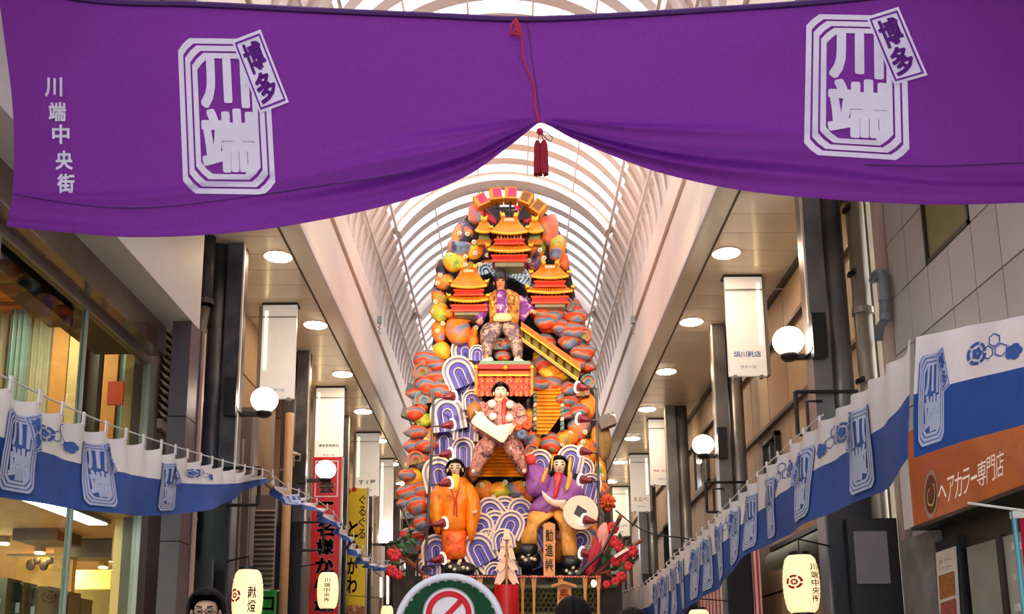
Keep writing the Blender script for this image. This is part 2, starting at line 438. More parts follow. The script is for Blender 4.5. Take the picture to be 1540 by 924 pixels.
banner = MB().grid(ban_uv, 260, 90).build('banner', M_ban, smooth=True, fix=False, label='wide purple cloth banner hung across the arcade with its lower edge gathered up', cat='banner')
def seam(pts, name, m, r):
    return MB().tube([ban(x, y, 0.012) for x, y in pts], r, 6).build(name, m, banner)
seam([(x, ipl(BT, x) + 4) for x in range(10, 1590, 30)], 'hem', mat('purple_hem', (70, 26, 100), rough=0.8), 0.018)
seam([(792 + i * 0.55, 26 + i * 4.0) for i in range(38)], 'seam', MATS['purple_hem'], 0.003)
seam([(x, lerp(ipl(BT, x), ipl(BB, x), 0.858 + 0.02 * math.sin(x * .01))) for x in range(22, 640, 20)], 'seam', MATS['purple_hem'], 0.0035)
seam([(x, lerp(ipl(BT, x), ipl(BB, x), 0.82)) for x in range(1300, 1590, 20)], 'seam', MATS['purple_hem'], 0.0035)
def notched(x0, y0, x1, y1, c):
    """rectangle with chamfered, slightly notched corners"""
    return [(x0 + c, y0), (x1 - c, y0), (x1 - c * .45, y0 + c * .45), (x1, y0 + c), (x1, y1 - c), (x1 - c * .45, y1 - c * .45), (x1 - c, y1), (x0 + c, y1), (x0 + c * .45, y1 - c * .45), (x0, y1 - c), (x0, y0 + c), (x0 + c * .45, y0 + c * .45)]
def stamp_prints():
    """shop-street stamp in a 1 x 1.6 frame: rings + characters, tag plate, tag writing"""
    a = Print()
    for i, (o_, w_) in enumerate(((0.0, 0.055), (0.075, 0.055), (0.15, 0.055))):
        a.ring(notched(o_, o_, 1 - o_, 1.6 - o_, 0.13), notched(o_ + w_, o_ + w_, 1 - o_ - w_, 1.6 - o_ - w_, 0.12))
    a.text('川', 0.25, 0.19, 0.75, 0.70, 0.05); a.text('端', 0.24, 0.74, 0.80, 1.36, 0.045)
    b = Print(); c = Print()
    def tg(u, v):   # tag frame: 0..1 x 0..1 (v down)
        return (0.60 + 0.33 * u + 0.27 * v, 0.02 - 0.12 * u + 0.76 * v * 0.98)
    b.poly([tg(0, 0), tg(1, 0), tg(1, 1), tg(0, 1)])
    c.ring([tg(.07, .04), tg(.93, .04), tg(.93, .96), tg(.07, .96)], [tg(.12, .065), tg(.88, .065), tg(.88, .935), tg(.12, .935)])
    for ch, v0, v1 in (('博', .11, .50), ('多', .52, .90)):
        vs_, fs, _ = glyph(ch, 0.008)
        for ox, oy in ((0, 0), (-.018, -.008), (.018, .008), (-.018, .008), (.018, -.008)):
            k = len(c.v); c.v += [tg(lerp(.20, .80, x) + ox, lerp(v1, v0, y) + oy) for x, y in vs_]; c.f += [[i + k for i in f] for f in fs]
    return a, b, c
def quad_map(q, fn, off):
    TL, TR, BR, BL = q
    def m_(x, y):
        y = y / 1.6
        X = lerp(lerp(TL[0], TR[0], x), lerp(BL[0], BR[0], x), y); Y = lerp(lerp(TL[1], TR[1], x), lerp(BL[1], BR[1], x), y)
        return fn(X, Y, off)
    return m_
for q in (((267, 57), (402, 59), (415, 293), (276, 291)), ((1213, 21), (1362, 24), (1368, 242), (1209, 232))):
    a, b, c = stamp_prints()
    a.lay(quad_map(q, ban, 0.012), 'stamp_print', M_ink, banner, 0.06)
    b.lay(quad_map(q, ban, 0.017), 'tag_print', M_ink, banner, 0.06)
    c.lay(quad_map(q, ban, 0.022), 'tag_lettering', M_ban, banner, 0.06)
pr = Print()
for ch, cx, cy in zip('川端中央街', (80, 85.5, 91, 96, 98.5), (131, 168, 202, 241, 276)): pr.text(ch, cx - 12, cy - 14, cx + 13, cy + 14, 0.03)
pr.lay(lambda x, y: ban(x, y, 0.012), 'lettering', M_ink, banner, 8)
# cord with bow and tassel
root = thing('tassel', 'red cord with a bow and a red double tassel tying up the purple banner', 'tassel', ban(812, 186, 0.03))
MB().tube([ban(775 + 38 * t_ / 12 + 3 * math.sin(t_), 28 + 156 * t_ / 12, 0.03) for t_ in range(13)], 0.007, 6).build('cord', M_cord, root)
for pts in (((775, 30), (768, 40), (769, 53), (776, 44), (776, 30)), ((776, 30), (782, 40), (784, 56), (778, 46), (775, 32)), ((770, 50), (781, 53))):
    MB().tube([ban(x, y, 0.035) for x, y in pts], 0.008, 6).build('bow', M_cord, root)
MB().ball(P(812, 198, Y=5.15), 0.02, 12).build('knot', M_cord, root, smooth=True)
MB().tube([P(x, y, Y=5.15) for x, y in ((812, 198), (822, 199), (831, 207), (829, 213), (822, 209), (813, 200))], 0.003, 5).build('string', mat('dark_string', (70, 60, 80)), root)
for cx in (808.5, 818):
    MB().tube([P(812, 198, Y=5.15), P(cx, 212, Y=5.15)], 0.003, 5).build('string', M_cord, root)
    t_ = MB()
    for j in range(22):
        a = 2 * PI * R.random(); rr = 0.018 * math.sqrt(R.random())
        p0 = P(cx, 212, Y=5.15); p1 = P(cx + 0.5, 263, Y=5.15)
        o_ = Vector((math.cos(a), math.sin(a), 0)) * rr
        t_.tube([p0 + o_ * .3, p0 + o_ + Vector((0, 0, -.02)), lerp(p0, p1, .5) + o_ * 1.2, p1 + o_ * 1.3], 0.006, 5)
    t_.build('tuft', mat('tassel_yarn', (150, 14, 44), rough=0.9, var=0.4, scale=90), root)
# ================================================================== FACADES, COLUMNS
M_white = mat('white_render', (206, 204, 200), rough=0.6, var=0.05, scale=1)
M_granite = mat('bronze_granite', (112, 90, 80), rough=0.12, var=0.3, scale=2.5, coat=0.6)
M_dark = mat('dark_bronze', (46, 46, 42), rough=0.35, var=0.3, scale=2)
M_alu = mat('aluminium_frame', (150, 148, 144), rough=0.35, metal=0.5, var=0.08)
M_pur = mat('purple_grey_stone', (86, 76, 86), rough=0.45, var=0.12, scale=8)
M_beige = mat('beige_cladding', (166, 140, 108), rough=0.55, var=0.12, scale=1.5)
M_beige2 = mat('beige_frame', (160, 144, 124), rough=0.5, var=0.15)
M_brown = mat('brown_cladding', (98, 80, 74), rough=0.5, var=0.15, scale=2)
M_black = mat('black_metal', (26, 26, 28), rough=0.4, var=0.2)
M_navy = mat('navy_cladding', (24, 27, 36), rough=0.35, var=0.4, scale=2)
M_tile = mat('grey_wall_tile', (184, 180, 178), rough=0.4, var=0.06, scale=2)
M_pipe = mat('beige_pipe', (146, 134, 116), rough=0.4, metal=0.3, var=0.15, scale=3)
M_pvc = mat('grey_pipe', (126, 132, 138), rough=0.4, var=0.1)
M_glow = mat('opal_globe', (255, 244, 228), emit=9.0, ecol=(255, 236, 214), rough=0.3)
M_down = mat('downlight_diffuser', (255, 246, 235), emit=55.0, ecol=(255, 222, 186))
M_strip = mat('light_strip', (255, 236, 190), emit=3.2, ecol=(255, 222, 160))
M_lit = mat('lightbox_panel', (232, 230, 226), emit=0.12, ecol=(255, 246, 232), rough=0.4, var=0.04)
M_blue = mat('blue_print', (60, 100, 170), rough=0.7)
M_gprint = mat('grey_print', (150, 156, 180), rough=0.7)
M_ink2 = mat('black_print', (34, 28, 26), rough=0.8)
M_rprint = mat('red_print', (196, 32, 40), rough=0.7)
M_glass = glassmat('shop_glass', (214, 230, 222), ior=1.18)

# ---- left shop
sh = struct(MB().box(-3.09, -3.75, Y0, 9.55, 4.73, 6.04).box(-3.6, -3.75, Y0, 0.5, 0, 4.73), 'wall_left', M_white)
MB().box(-3.40, -3.70, 0.5, 9.5, 4.44, 4.73).build('granite_band', M_granite, sh)
MB().box(-3.42, -4.1, 0.5, 9.5, 4.46, 4.6).build('soffit', M_dark, sh)
MB().obox((-3.85, 5.0, 4.36), (.10, 0, 0), (0, 3.2, 0), (0, 0, .09)).build('shutter_box', M_dark, sh)
for i, (z0, z1) in enumerate(((0.0, 1.35), (1.36, 2.55), (2.56, 3.76), (3.77, 4.73))):
    MB().box(-3.27, -3.09, 9.30, 9.62, z0, z1).box(-3.10, -3.085, 9.62, 9.64, z0, z1).build('column_block', M_pur, sh)
MB().box(-3.09, -3.06, 9.64, 9.70, 0, 4.73).build('column_edge', mat('pinkish_trim', (190, 158, 142), rough=.5), sh)
w1 = struct(MB().box(-3.56, -3.64, 9.58, 9.78, 0.0, 4.44).box(-3.56, -3.64, 0.5, 9.6, 2.86, 2.94).box(-3.56, -3.64, 0.5, 9.6, 4.38, 4.44), 'window_1', M_alu)
ys = [0.6, 2.1, 3.6, 5.1, 6.6, 8.1, 9.58]
for i in range(6):
    for z0, z1 in ((0.1, 2.86), (2.94, 4.38)):
        MB().box(-3.595, -3.605, ys[i] + 0.012, ys[i + 1] - 0.012, z0, z1).build('pane', M_glass, w1)
    MB().box(-3.575, -3.625, ys[i] - 0.012, ys[i] + 0.012, 0.1, 4.38).build('glazing_bar', mat('pale_green_bar', (150, 160, 150), rough=.3), w1)
# interior of the left shop
M_cream = mat('cream_plaster', (222, 180, 120), rough=0.7, var=0.08)
M_orange = mat('orange_plaster', (226, 150, 74), rough=0.7, var=0.12)
inn = struct(MB().box(-8.6, -8.7, -2, 16, 0, 6.0).box(-3.82, -8.6, 15.9, 16, 0, 6.0).box(-3.8, -3.9, 9.8, 16, 0, 6.0), 'wall_shop', M_cream)
struct(MB().box(-3.66, -8.6, -2, 15.9, 2.86, 3.02), 'ceiling', mat('shop_ceiling', (214, 160, 100), rough=.6))
struct(MB().box(-3.85, -8.6, -2, 15.9, 5.82, 5.95), 'ceiling', M_orange)
M_teal2 = mat('teal_panel', (150, 172, 166), rough=.5, var=.1); M_beigep = mat('beige_curtain', (206, 190, 160), rough=.8, var=.1)
PAN = ((-70, -20, 400, M_teal2, 'outermost pale teal'), (-18, 20, 405, M_beigep, 'beige left'), (22, 48, 425, M_teal2, 'second pale teal'), (50, 82, 448, M_beigep, 'beige middle'), (84, 108, 462, M_orange, 'wide orange'), (109, 129, 470, M_cream, 'cream'), (131, 158, 482, M_brown, 'brown'), (160, 181, 500, M_orange, 'narrow orange'), (183, 228, 525, M_teal2, 'right-hand pale teal'))
for i, (x0, x1, yt, m, nm) in enumerate(PAN):
    yy = 12.0 - .12 * (i % 3); A_, B_ = P(x0, yt, Y=yy), P(x1, yt, Y=yy)
    MB().grid(lambda u, v: (lerp(A_.x, B_.x, u), yy + (.03 * math.sin(u * 22) if m in (M_teal2, M_beigep) else 0), lerp(3.02, A_.z, v)), 20, 1).box(A_.x, B_.x, yy + .04, yy + .08, 3.02, A_.z).build('screen_panel', m, None, label=nm + ' panel standing behind the upper window of the left shop', cat='panel')
q0, q1 = P(-30, 392, Y=11.6), P(112, 455, Y=11.6)
MB().box(q0.x, q1.x, 11.5, 11.62, q1.z - .03, q1.z + .10).build('cornice', M_brown, inn)
MB().box(P(133, 522, Y=11.5).x, P(196, 522, Y=11.5).x, 11.4, 11.5, P(133, 526, Y=11.5).z, P(133, 519, Y=11.5).z).box(P(155, 500, Y=11.5).x, P(158, 500, Y=11.5).x, 11.4, 11.5, 3.02, P(156, 500, Y=11.5).z).build('shelf_frame', M_brown, inn)
MB().obox(P(174, 592, Y=11.3), (.09, 0, 0), (0, .02, 0), (0, 0, .14)).build('red_card', mat('red_card', (230, 90, 50), rough=.5), inn)
# ground floor shop
for i, (px, py, nm) in enumerate(((6, 817, 'far left'), (60, 831, 'bright one above the cream wall'), (80, 817, 'high one before the brown bulkhead'), (98, 841, 'beside the glass joint'), (155, 853, 'left of the close pair'), (173, 858, 'right of the close pair'), (168, 842, 'above the close pair'))):
    q = P(px, py, Z=2.79)
    t = thing('ceiling_spotlight', 'small warm spotlight in the left shop, ' + nm, 'lamp', q)
    MB().lathe(q, [(0.06, 0.06), (0.065, 0), (0.055, 0)], 14).build('ring', M_alu, t)
    MB().lathe(q - Vector((0, 0, .02)), [(0.055, 0.0), (0.055, 0.02)], 14).build('diffuser', mat('spot_lens', (255, 225, 170), emit=40.0, ecol=(255, 215, 150)), t)
def back(x0, x1, y0, y1, Y_, name, m, dep=.1):
    A_, B_ = P(x0, y0, Y=Y_), P(x1, y1, Y=Y_); MB().box(A_.x, B_.x, Y_, Y_ + dep, B_.z, A_.z).build(name, m, inn)
back(26, 82, 838, 1000, 12.0, 'cream_partition', mat('warm_panel', (240, 190, 110), rough=.6))
back(84, 98, 800, 1000, 11.6, 'pier', M_cream)
back(20, 86, 790, 812, 10.4, 'bulkhead', M_brown, .6)
back(100, 205, 812, 838, 11.2, 'bulkhead', M_brown, .4)
back(171, 180, 788, 842, 10.2, 'orange_post', M_orange)
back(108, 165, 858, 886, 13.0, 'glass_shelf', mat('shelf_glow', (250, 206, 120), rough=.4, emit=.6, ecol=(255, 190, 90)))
back(180, 206, 866, 1000, 12.4, 'amber_panel', mat('amber_panel', (214, 170, 100), rough=.5, var=.4, scale=5))
back(104, 178, 888, 1000, 12.6, 'grey_counter', mat('grey_green_counter', (150, 150, 124), rough=.5))
for x in (46, 66): 
    q = P(x, 850, Y=11.9); MB().ball(q, .06, 8, (1, .4, 1.2)).ball(q + Vector((.07, 0, .05)), .05, 8, (1, .4, 1)).build('wall_ornament', M_brown, inn, smooth=True)
for i, (px, py, w_, dd, nm) in enumerate(((8, 872, 30, 9.6, 'leftmost'), (36, 878, 20, 9.8, 'second from the left'), (58, 884, 22, 10.0, 'third from the left'), (74, 884, 16, 10.3, 'fourth from the left'), (104, 892, 18, 10.6, 'fifth from the left'), (122, 902, 18, 10.9, 'right-hand'))):
    q = P(px, py, d=dd); hw = w_ * dd / FPX / 2
    t = thing('wardrobe', 'dark cabinet with a white price card in the left shop, ' + nm, 'cabinet', (q.x, q.y, 0))
    MB().box(q.x - hw, q.x + hw, q.y - .15, q.y + .15, 0, q.z).build('body', M_dark, t)
    MB().box(q.x - .02, q.x + .05, q.y - .16, q.y - .15, q.z - .3, q.z - .2).build('card', M_white, t)
t = thing('fluorescent_lamp', 'long white fluorescent lamp under the ceiling of the left shop', 'lamp', (-4.3, 9.0, 2.8))
MB().box(-3.98, -4.2, 7.6, 9.9, 2.812, 2.858).build('body', M_alu, t); MB().box(-4.0, -4.18, 7.65, 9.85, 2.80, 2.815).build('tube', mat('lamp_tube', (255, 255, 255), emit=8.0), t)

for x_, y_, z_, e_ in ((-5.4, 8.5, 2.84, 110), (-6.0, 12.8, 2.84, 110), (-4.8, 7.5, 5.80, 30), (-5.4, 11.0, 5.80, 34)):  # lamps added on both floors to brighten the dark shop interior
    t = thing('added_shop_lamp', 'added warm flat fill lamp %s inside the left shop' % ('of the %s floor, %s' % ('ground' if z_ < 3 else 'upper', 'near end' if y_ < 9 else 'far end')), 'lamp', (x_, y_, z_))
    MB().box(x_ - .3, x_ + .3, y_ - .3, y_ + .3, z_ - .0, z_ + .02).build('housing', M_alu, t)
    l = bpy.data.lights.new('added_shop_light', 'AREA'); l.shape = 'SQUARE'; l.size = .55; l.energy = e_; l.color = (1.0, .74, .45) if z_ < 3 else (1.0, .84, .66)
    o = bpy.data.objects.new('added_shop_light', l); COL.objects.link(o); o.parent = t; o.location = (0, 0, -.02)
# ---- left row behind the first column
M_beige3 = mat('beige_siding', (170, 150, 122), rough=0.6, var=0.1)
lw = struct(MB().box(-3.55, -3.8, 9.75, Y1, 0, 6.05), 'wall_left', M_brown)
for k in range(26):
    z = 3.9 + k * 0.082
    MB().add([(-3.50, 9.8, z), (-3.50, 10.5, z), (-3.50, 10.5, z + .075), (-3.50, 9.8, z + .075), (-3.55, 9.8, z + .078), (-3.55, 10.5, z + .078), (-3.45, 9.8, z), (-3.45, 10.5, z)],
             [(0, 1, 7, 6), (6, 7, 5, 4), (0, 6, 4), (1, 5, 7)]).build('slat', M_beige3, lw)
MB().box(-3.5, -3.56, 9.8, 10.5, 3.78, 3.88).build('ledge', M_beige2, lw)
for y in (10.9, 14.8, 18.4, 22.0, 25.6, 29.2):
    for j in range(3):
        for r_, (z0, z1) in enumerate(((0.02, 2.2), (2.23, 4.0), (4.03, 5.2), (5.23, 6.03))):
            m = (M_brown, M_beige3, M_beige)[min(r_, 2)] if j != 1 else (M_brown, M_beige2, M_beige)[min(r_, 2)]
            MB().box(-3.46, -3.55, y + j * 1.18, y + j * 1.18 + 1.15, z0, z1).build('panel', m, lw)
# pilaster, strips, louvred shutter and pipes between the first two columns
MB().box(-3.02, -3.30, 11.45, 11.75, 0, 4.45).build('pilaster', M_brown, lw)
for x in (-2.93, -3.05):
    MB().tube([(x, 11.2, 0), (x, 11.2, 4.0)], 0.016, 6).build('conduit', M_pipe, lw)
MB().box(-2.98, -3.4, 12.6, 12.68, 0, 3.6).build('louvre_frame', M_brown, lw)
for k in range(30):
    z = 1.6 + k * 0.062; MB().obox((-3.18, 12.58, z), (.2, 0, 0), (0, .02, .014), (0, -.003, .004)).build('slat', M_pipe, lw)
def pipe(pts, r, m, label, name='downpipe', rings=()):
    t = thing(name, label, 'pipe', pts[-1])
    MB().tube(pts, r, 14).build('tube', m, t, smooth=True)
    for (a, z) in rings: MB().lathe((a[0], a[1], z), [(r * 1.18, -.03), (r * 1.18, .03)], 14).build('collar', m, t)
    return t
pipe([(-3.25, 10.20, 6.03), (-3.25, 10.20, 5.25)], 0.075, M_steel, 'dark upper stub of downpipe left of the first left column', rings=(((-3.25, 10.20), 5.28),))
pipe([(-3.25, 10.20, 5.22), (-3.28, 10.20, 5.0), (-3.28, 10.20, 0.05)], 0.055, M_pipe, 'grey downpipe with a kink left of the first left column', rings=(((-3.28, 10.20), 4.95), ((-3.28, 10.20), 4.2), ((-3.28, 10.20), 2.9)))
pipe([(-3.02, 13.4, 4.9), (-3.02, 13.4, 0.05)], 0.06, mat('tan_pipe', (176, 138, 96), rough=.5, var=.1), 'tan downpipe left of the second left column')
pipe([(3.33, 8.85, 6.03), (3.33, 8.85, 0.05)], 0.085, M_pipe, 'wide beige downpipe behind the first right column', rings=(((3.33, 8.85), 4.6), ((3.33, 8.85), 5.9), ((3.33, 8.85), 3.1)))
pa = P(1308, 420, X=3.42)
pipe([P(1313, 422, X=3.42), P(1318, 412, X=3.42), P(1326, 412, X=3.42), P(1329, 424, X=3.42), P(1331, 480, X=3.42), P(1324, 492, X=3.42), P(1322, 512, X=3.42)], 0.042, M_pvc, 'short grey plastic pipe with elbows on the edge of the tiled wall', rings=((P(1330, 448, X=3.42), P(1330, 448, X=3.42).z), (P(1331, 478, X=3.42), P(1331, 478, X=3.42).z)))
for z in (5.6, 4.95, 3.9):
    MB().box(3.24, 3.22, 8.82, 8.88, z, z + .04).box(3.235, 3.26, 8.74, 8.88, z, z + .04).build('pipe_clamp', M_black, None, label='black clamp holding the wide beige downpipe to the first right column, ' + {5.6: 'topmost', 4.95: 'middle', 3.9: 'lowest'}[z], cat='clamp')

# ---- columns
colname = {(-1, 0): 'first left column', (-1, 1): 'second left column', (-1, 2): 'third left column', (-1, 3): 'fourth left column', (-1, 4): 'fifth left column',
           (1, 0): 'first right column', (1, 1): 'second right column', (1, 2): 'third right column', (1, 3): 'fourth right column', (1, 4): 'fifth right column'}
def column(sgn, y, i):
    nm = colname[(sgn, i)]
    t = thing('column', 'tall dark steel column of a square and a round shaft, ' + nm.replace(' column', '') + ' in the row', 'column', (sgn * 3.05, y, 0))
    a = 2.92 if sgn < 0 else 2.83
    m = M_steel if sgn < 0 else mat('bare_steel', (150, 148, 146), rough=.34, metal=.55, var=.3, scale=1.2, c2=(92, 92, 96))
    MB().box(sgn * a, sgn * (a + 0.17), y - .11, y + .11, 0, ZS).build('square_shaft', m, t)
    MB().tube([(sgn * (a + 0.29), y, 0), (sgn * (a + 0.29), y, ZS)], 0.108, 24).build('round_shaft', m, t, smooth=True)
    MB().box(sgn * (a - .018), sgn * a, y - .115, y - .08, 3.2 if sgn < 0 else 4.5, ZS).build('edge_strip', mat('pale_edge', (214, 206, 190), rough=.4), t)
    top = 3.45
    MB().box(sgn * (a + .02), sgn * (a + 0.40), y - .16, y + .16, 0, top).build('base_cladding', M_navy, t)
    if (sgn, i) in ((-1, 2), (1, 2), (1, 3), (1, 4)): return
    # globe lamp on a black box
    gy = y + 0.05; gx = sgn * 2.66; gz = 1.25 + (3.03 if sgn < 0 else 3.12)
    L_ = thing('globe_lamp', 'round white globe lamp glowing on the %s' % nm, 'lamp', (gx, gy, gz - .2))
    MB().ball((gx, gy, gz), 0.147, 24, (1, 1, .93)).build('globe', M_glow, L_, smooth=True)
    MB().lathe((gx, gy, gz - 0.165), [(0.05, -.03), (0.085, 0), (0.09, .03)], 20).build('holder', M_black, L_, smooth=True)
    MB().bar((gx, gy, gz - .16), (sgn * (a - .005), gy, gz - .16), .05, .05).bar((sgn * (a - .02), gy + .01, gz - .16), (sgn * (a - .02), gy - .26, gz - .16), .03, .03).build('arm', M_black, L_)
    MB().box(sgn * (a - .03), sgn * (a + .10), gy - .30, gy - .21, gz - .25, gz + .17).build('box', M_black, L_)
    if i > 1: return
    # rectangular bracket frame
    z1 = 3.47 if sgn < 0 else 3.80; xo = sgn * 2.62; xi = sgn * (a + .03)
    b = thing('banner_bracket', 'black rectangular tube bracket fixed to the %s' % nm, 'bracket', (xo, y - .17, z1 - .42))
    MB().tube([(sgn * (a + .36), y - .19, z1), (xo, y - .19, z1)], .018, 8).tube([(xo, y - .19, z1), (xo, y - .19, z1 - .40)], .02, 8).tube([(xo, y - .19, z1 - .40), (xi, y - .19, z1 - .40)], .018, 8).build('tube', M_black, b)
    if sgn > 0: MB().tube([(xi, y - .19, z1 - .09), (xo + .1, y - .19, z1 - .09), (xo + .1, y - .19, z1 - .5)], .016, 8).build('inner_tube', M_black, b)
for i, y in enumerate((10.5, 14.2, 17.9, 21.2, 26.6)): column(-1, y, i)
for i, y in enumerate((8.95, 13.2, 17.4, 21.5, 26.0)): column(1, y, i)
# panels on the feet of the first columns
MB().box(-3.36, -2.96, 9.9, 10.0, 0, 2.45).box(-2.97, -2.94, 9.88, 9.92, 0, 2.45).build('service_cabinet', M_navy, None, label='dark service cabinet in front of the first left column', cat='cabinet')
t = thing('notice_board', 'grey blank notice board on the foot of the first right column', 'board', (3.2, 8.6, 1.9))
MB().box(2.98, 3.42, 8.70, 8.76, 1.6, 2.62).build('backboard', M_black, t)
MB().obox((3.17, 8.685, 2.27), (.145, 0, .0), (0, .01, 0), (0, 0, .23)).build('panel', mat('grey_board', (120, 116, 122), rough=.5), t)

# ---- hanging light boxes
def lightbox(px0, px1, ytop, sgn, txt, sub, m, where, hbot=3.52):
    off = 1023 - ytop; h = ZS - 1.25; z_ = FPX * h / (.9806 * off); y = (z_ - .196 * h) / .9806
    xa = P(px0, ytop, Y=y).x; xb = P(px1, ytop, Y=y).x
    t = thing('hanging_light_box', 'white hanging light box sign ' + where, 'sign', ((xa + xb) / 2, y, 1.25 + hbot))
    z0, z1 = 1.25 + hbot, ZS - .03
    MB().box(xa, xb, y, y + .05, z0, z1).build('panel', M_lit, t)
    MB().box(xa - .01, xb + .01, y - .01, y + .16, z1, ZS).build('cap', M_dark, t)
    so, si = (xa, xb) if sgn < 0 else (xb, xa)
    MB().box(so + sgn * .0, so + sgn * .055, y + .03, y + .16, z0 + .02, z1).build('housing', M_alu, t)
    s_ = so - sgn * .05
    MB().box(s_ - .016, s_ + .016, y - .006, y, z0 + .38, z1 - .08).build('light_strip', M_strip, t)
    for x in (xa + .07, xb - .07): MB().box(x - .02, x + .02, y - .01, y + .06, z0 - .03, z0 + .01).build('foot', M_alu, t)
    W_ = xb - xa
    f = plane_map((xa, y - .004, z0 + .42), (W_, 0, 0), (0, 0, -.42))
    if txt: Print().text(txt, .14, .22, .86, .50, .012, keep=True).lay(f, 'lettering', m, t)
    if sub: Print().text(sub, .3, .68, .72, .80, .0, keep=True).lay(f, 'small_lettering', M_gprint, t)
    MB().bar((so + sgn * .25, y - .02, z1 - .17), (si, y - .02, z1 - .17), .018, .012).build('stay', M_alu, t)
M_pr_o = mat('orange_print', (206, 120, 60), rough=.7)
lightbox(396, 447, 453, -1, None, '博多川端', M_gprint, 'nearest on the left, with only faint small writing')
lightbox(476, 518, 579, -1, '博多織物商店', '博多川端', M_ink2, 'second on the left, above the red vertical sign')
lightbox(536, 571, 648, -1, 'すゞ屋', '博多川端', M_ink2, 'third on the left, above the yellow vertical sign')
lightbox(572, 592, 688, -1, 'いけす', '博多', M_ink2, 'fourth on the left, partly hidden behind the third', 2.9)
lightbox(1089, 1145, 416, 1, '絹川靴店', '博多川端', M_blue, 'nearest on the right, with blue lettering')
lightbox(975, 1013, 631, 1, '呉服・はらさん', '博多川端', M_rprint, 'second on the right, with small red lettering')
lightbox(947, 975, 684, 1, 'まるべ', '博多川端', M_pr_o, 'third on the right, with orange lettering')
lightbox(921, 945, 733, 1, 'たちばな', '博多', M_gprint, 'farthest on the right, beside the decorated float')
# ---- recessed downlights
for sgn, X_ in ((-1, -2.62), (1, 2.53)):
    D0 = 10.75
    for k in range(0, 9):
        y = D0 + 2.25 * k; nth = ('nearest to the viewer', 'second nearest', 'third nearest', 'fourth nearest', 'fifth nearest', 'sixth nearest', 'seventh nearest', 'second to last', 'farthest away')[k]
        side = 'left' if sgn < 0 else 'right'
        t = thing('downlight', 'round white downlight in the %s soffit, %s of its row' % (side, nth), 'lamp', (X_, y, ZS - .02), 'downlights in the %s soffit' % side)
        MB().lathe((X_, y, ZS - .012), [(.165, 0.012), (.165, 0), (.150, 0)], 28).build('ring', M_rib, t)
        MB().lathe((X_, y, ZS - .016), [(.150, .004), (.150, 0)], 28).build('diffuser', M_down, t)
# small hanging hooks on the fascias
for sx, sgn, side in ((571, -1, 'left'), (952, 1, 'right')):
    p = P(sx, 478, X=CX + sgn * (XF - .1))
    t = thing('hanging_hook', 'small grey motor box with a chain hanging at the %s fascia' % side, 'hook', p)
    MB().tube([p + Vector((0, 0, .02)), Vector((p.x, p.y, 7.98))], .004, 5).build('wire', M_alu, t)
    MB().box(p.x - .035, p.x + .035, p.y - .03, p.y + .03, p.z - .1, p.z + .02).build('box', M_pvc, t)
    for j in range(5): MB().ball((p.x + .008 * (-1) ** j, p.y, p.z - .13 - j * .035), .014, 8, (1, .6, 1.4)).build('chain_link', M_pvc, t)

# ---- right row
rw = struct(MB().box(3.50, 3.8, 9.0, Y1, 0, 6.05), 'wall_right', M_beige2)
y = 9.05
while y < 32:
    for z0, z1 in ((0.02, 2.3), (2.33, 4.42), (4.47, 5.40), (5.45, 5.98)):
        MB().box(3.43, 3.5, y + .01, y + .89, z0, z1).build('panel', M_beige, rw)
    y += 0.9
for z in (4.42, 5.40): MB().box(3.36, 3.5, 9.05, 32, z, z + .05).build('ledge', M_brown, rw)
MB().box(3.38, 3.5, 9.0, 32, 5.98, 6.05).build('dark_trim', M_dark, rw)
wn = 2
for y0, y1, z0, z1, x in ((9.9, 10.7, 3.6, 4.35, 3.36), (16.6, 17.8, 4.5, 5.35, 3.38), (19.6, 20.9, 3.15, 4.4, 3.26), (12.2, 12.9, 3.3, 4.3, 3.36)):
    w_ = struct(MB().box(x, 3.43, y0, y0 + .06, z0, z1).box(x, 3.43, y1 - .06, y1, z0, z1).box(x, 3.43, y0, y1, z0, z0 + .06).box(x, 3.43, y0, y1, z1 - .06, z1), 'window_%d' % wn, M_dark); wn += 1
    MB().box(3.40, 3.41, y0 + .06, y1 - .06, z0 + .06, z1 - .06).build('pane', mat('dark_glass', (60, 58, 54), rough=.1), w_)
    MB().box(x + .02, 3.42, (y0 + y1) / 2 - .02, (y0 + y1) / 2 + .02, z0, z1).build('mullion', M_dark, w_)
# tiled wall, near right
tw = struct(MB().box(3.52, 3.8, Y0, 8.62, 0, 6.05), 'wall_right', M_dark)
MB().box(3.44, 3.52, 8.62, 8.74, 0, 6.05).build('corner_strip', mat('pink_strip', (196, 170, 156), rough=.5), tw)
rows = [1.25 + 3.355 + k * 0.53 for k in range(-5, 3)]
cols_ = [8.19 - 0.395 * k for k in range(-1, 11)]
MB().box(3.50, 3.53, Y0, 3.84, 0, 6.04).build('plain_wall', M_tile, tw)
M_tiles = [M_tile, mat('grey_wall_tile_b', (190, 185, 182), rough=.4, var=.06, scale=2), mat('grey_wall_tile_c', (177, 175, 174), rough=.4, var=.06, scale=2)]
for zi, z0 in enumerate(rows):
    z1 = min(z0 + .53, 6.04)
    for ci, yy in enumerate(cols_):
        if z0 > 4.58 and ci in (2, 3, 5, 6, 7, 8): continue
        y0_, y1_ = yy - .395, min(yy, 8.62)
        if yy > 8.6: y0_ = 8.19
        MB().box(3.50, 3.53, y0_ + .005, y1_ - .005, z0 + .006, z1 - .006).build('tile', M_tiles[R.randrange(3)], tw)
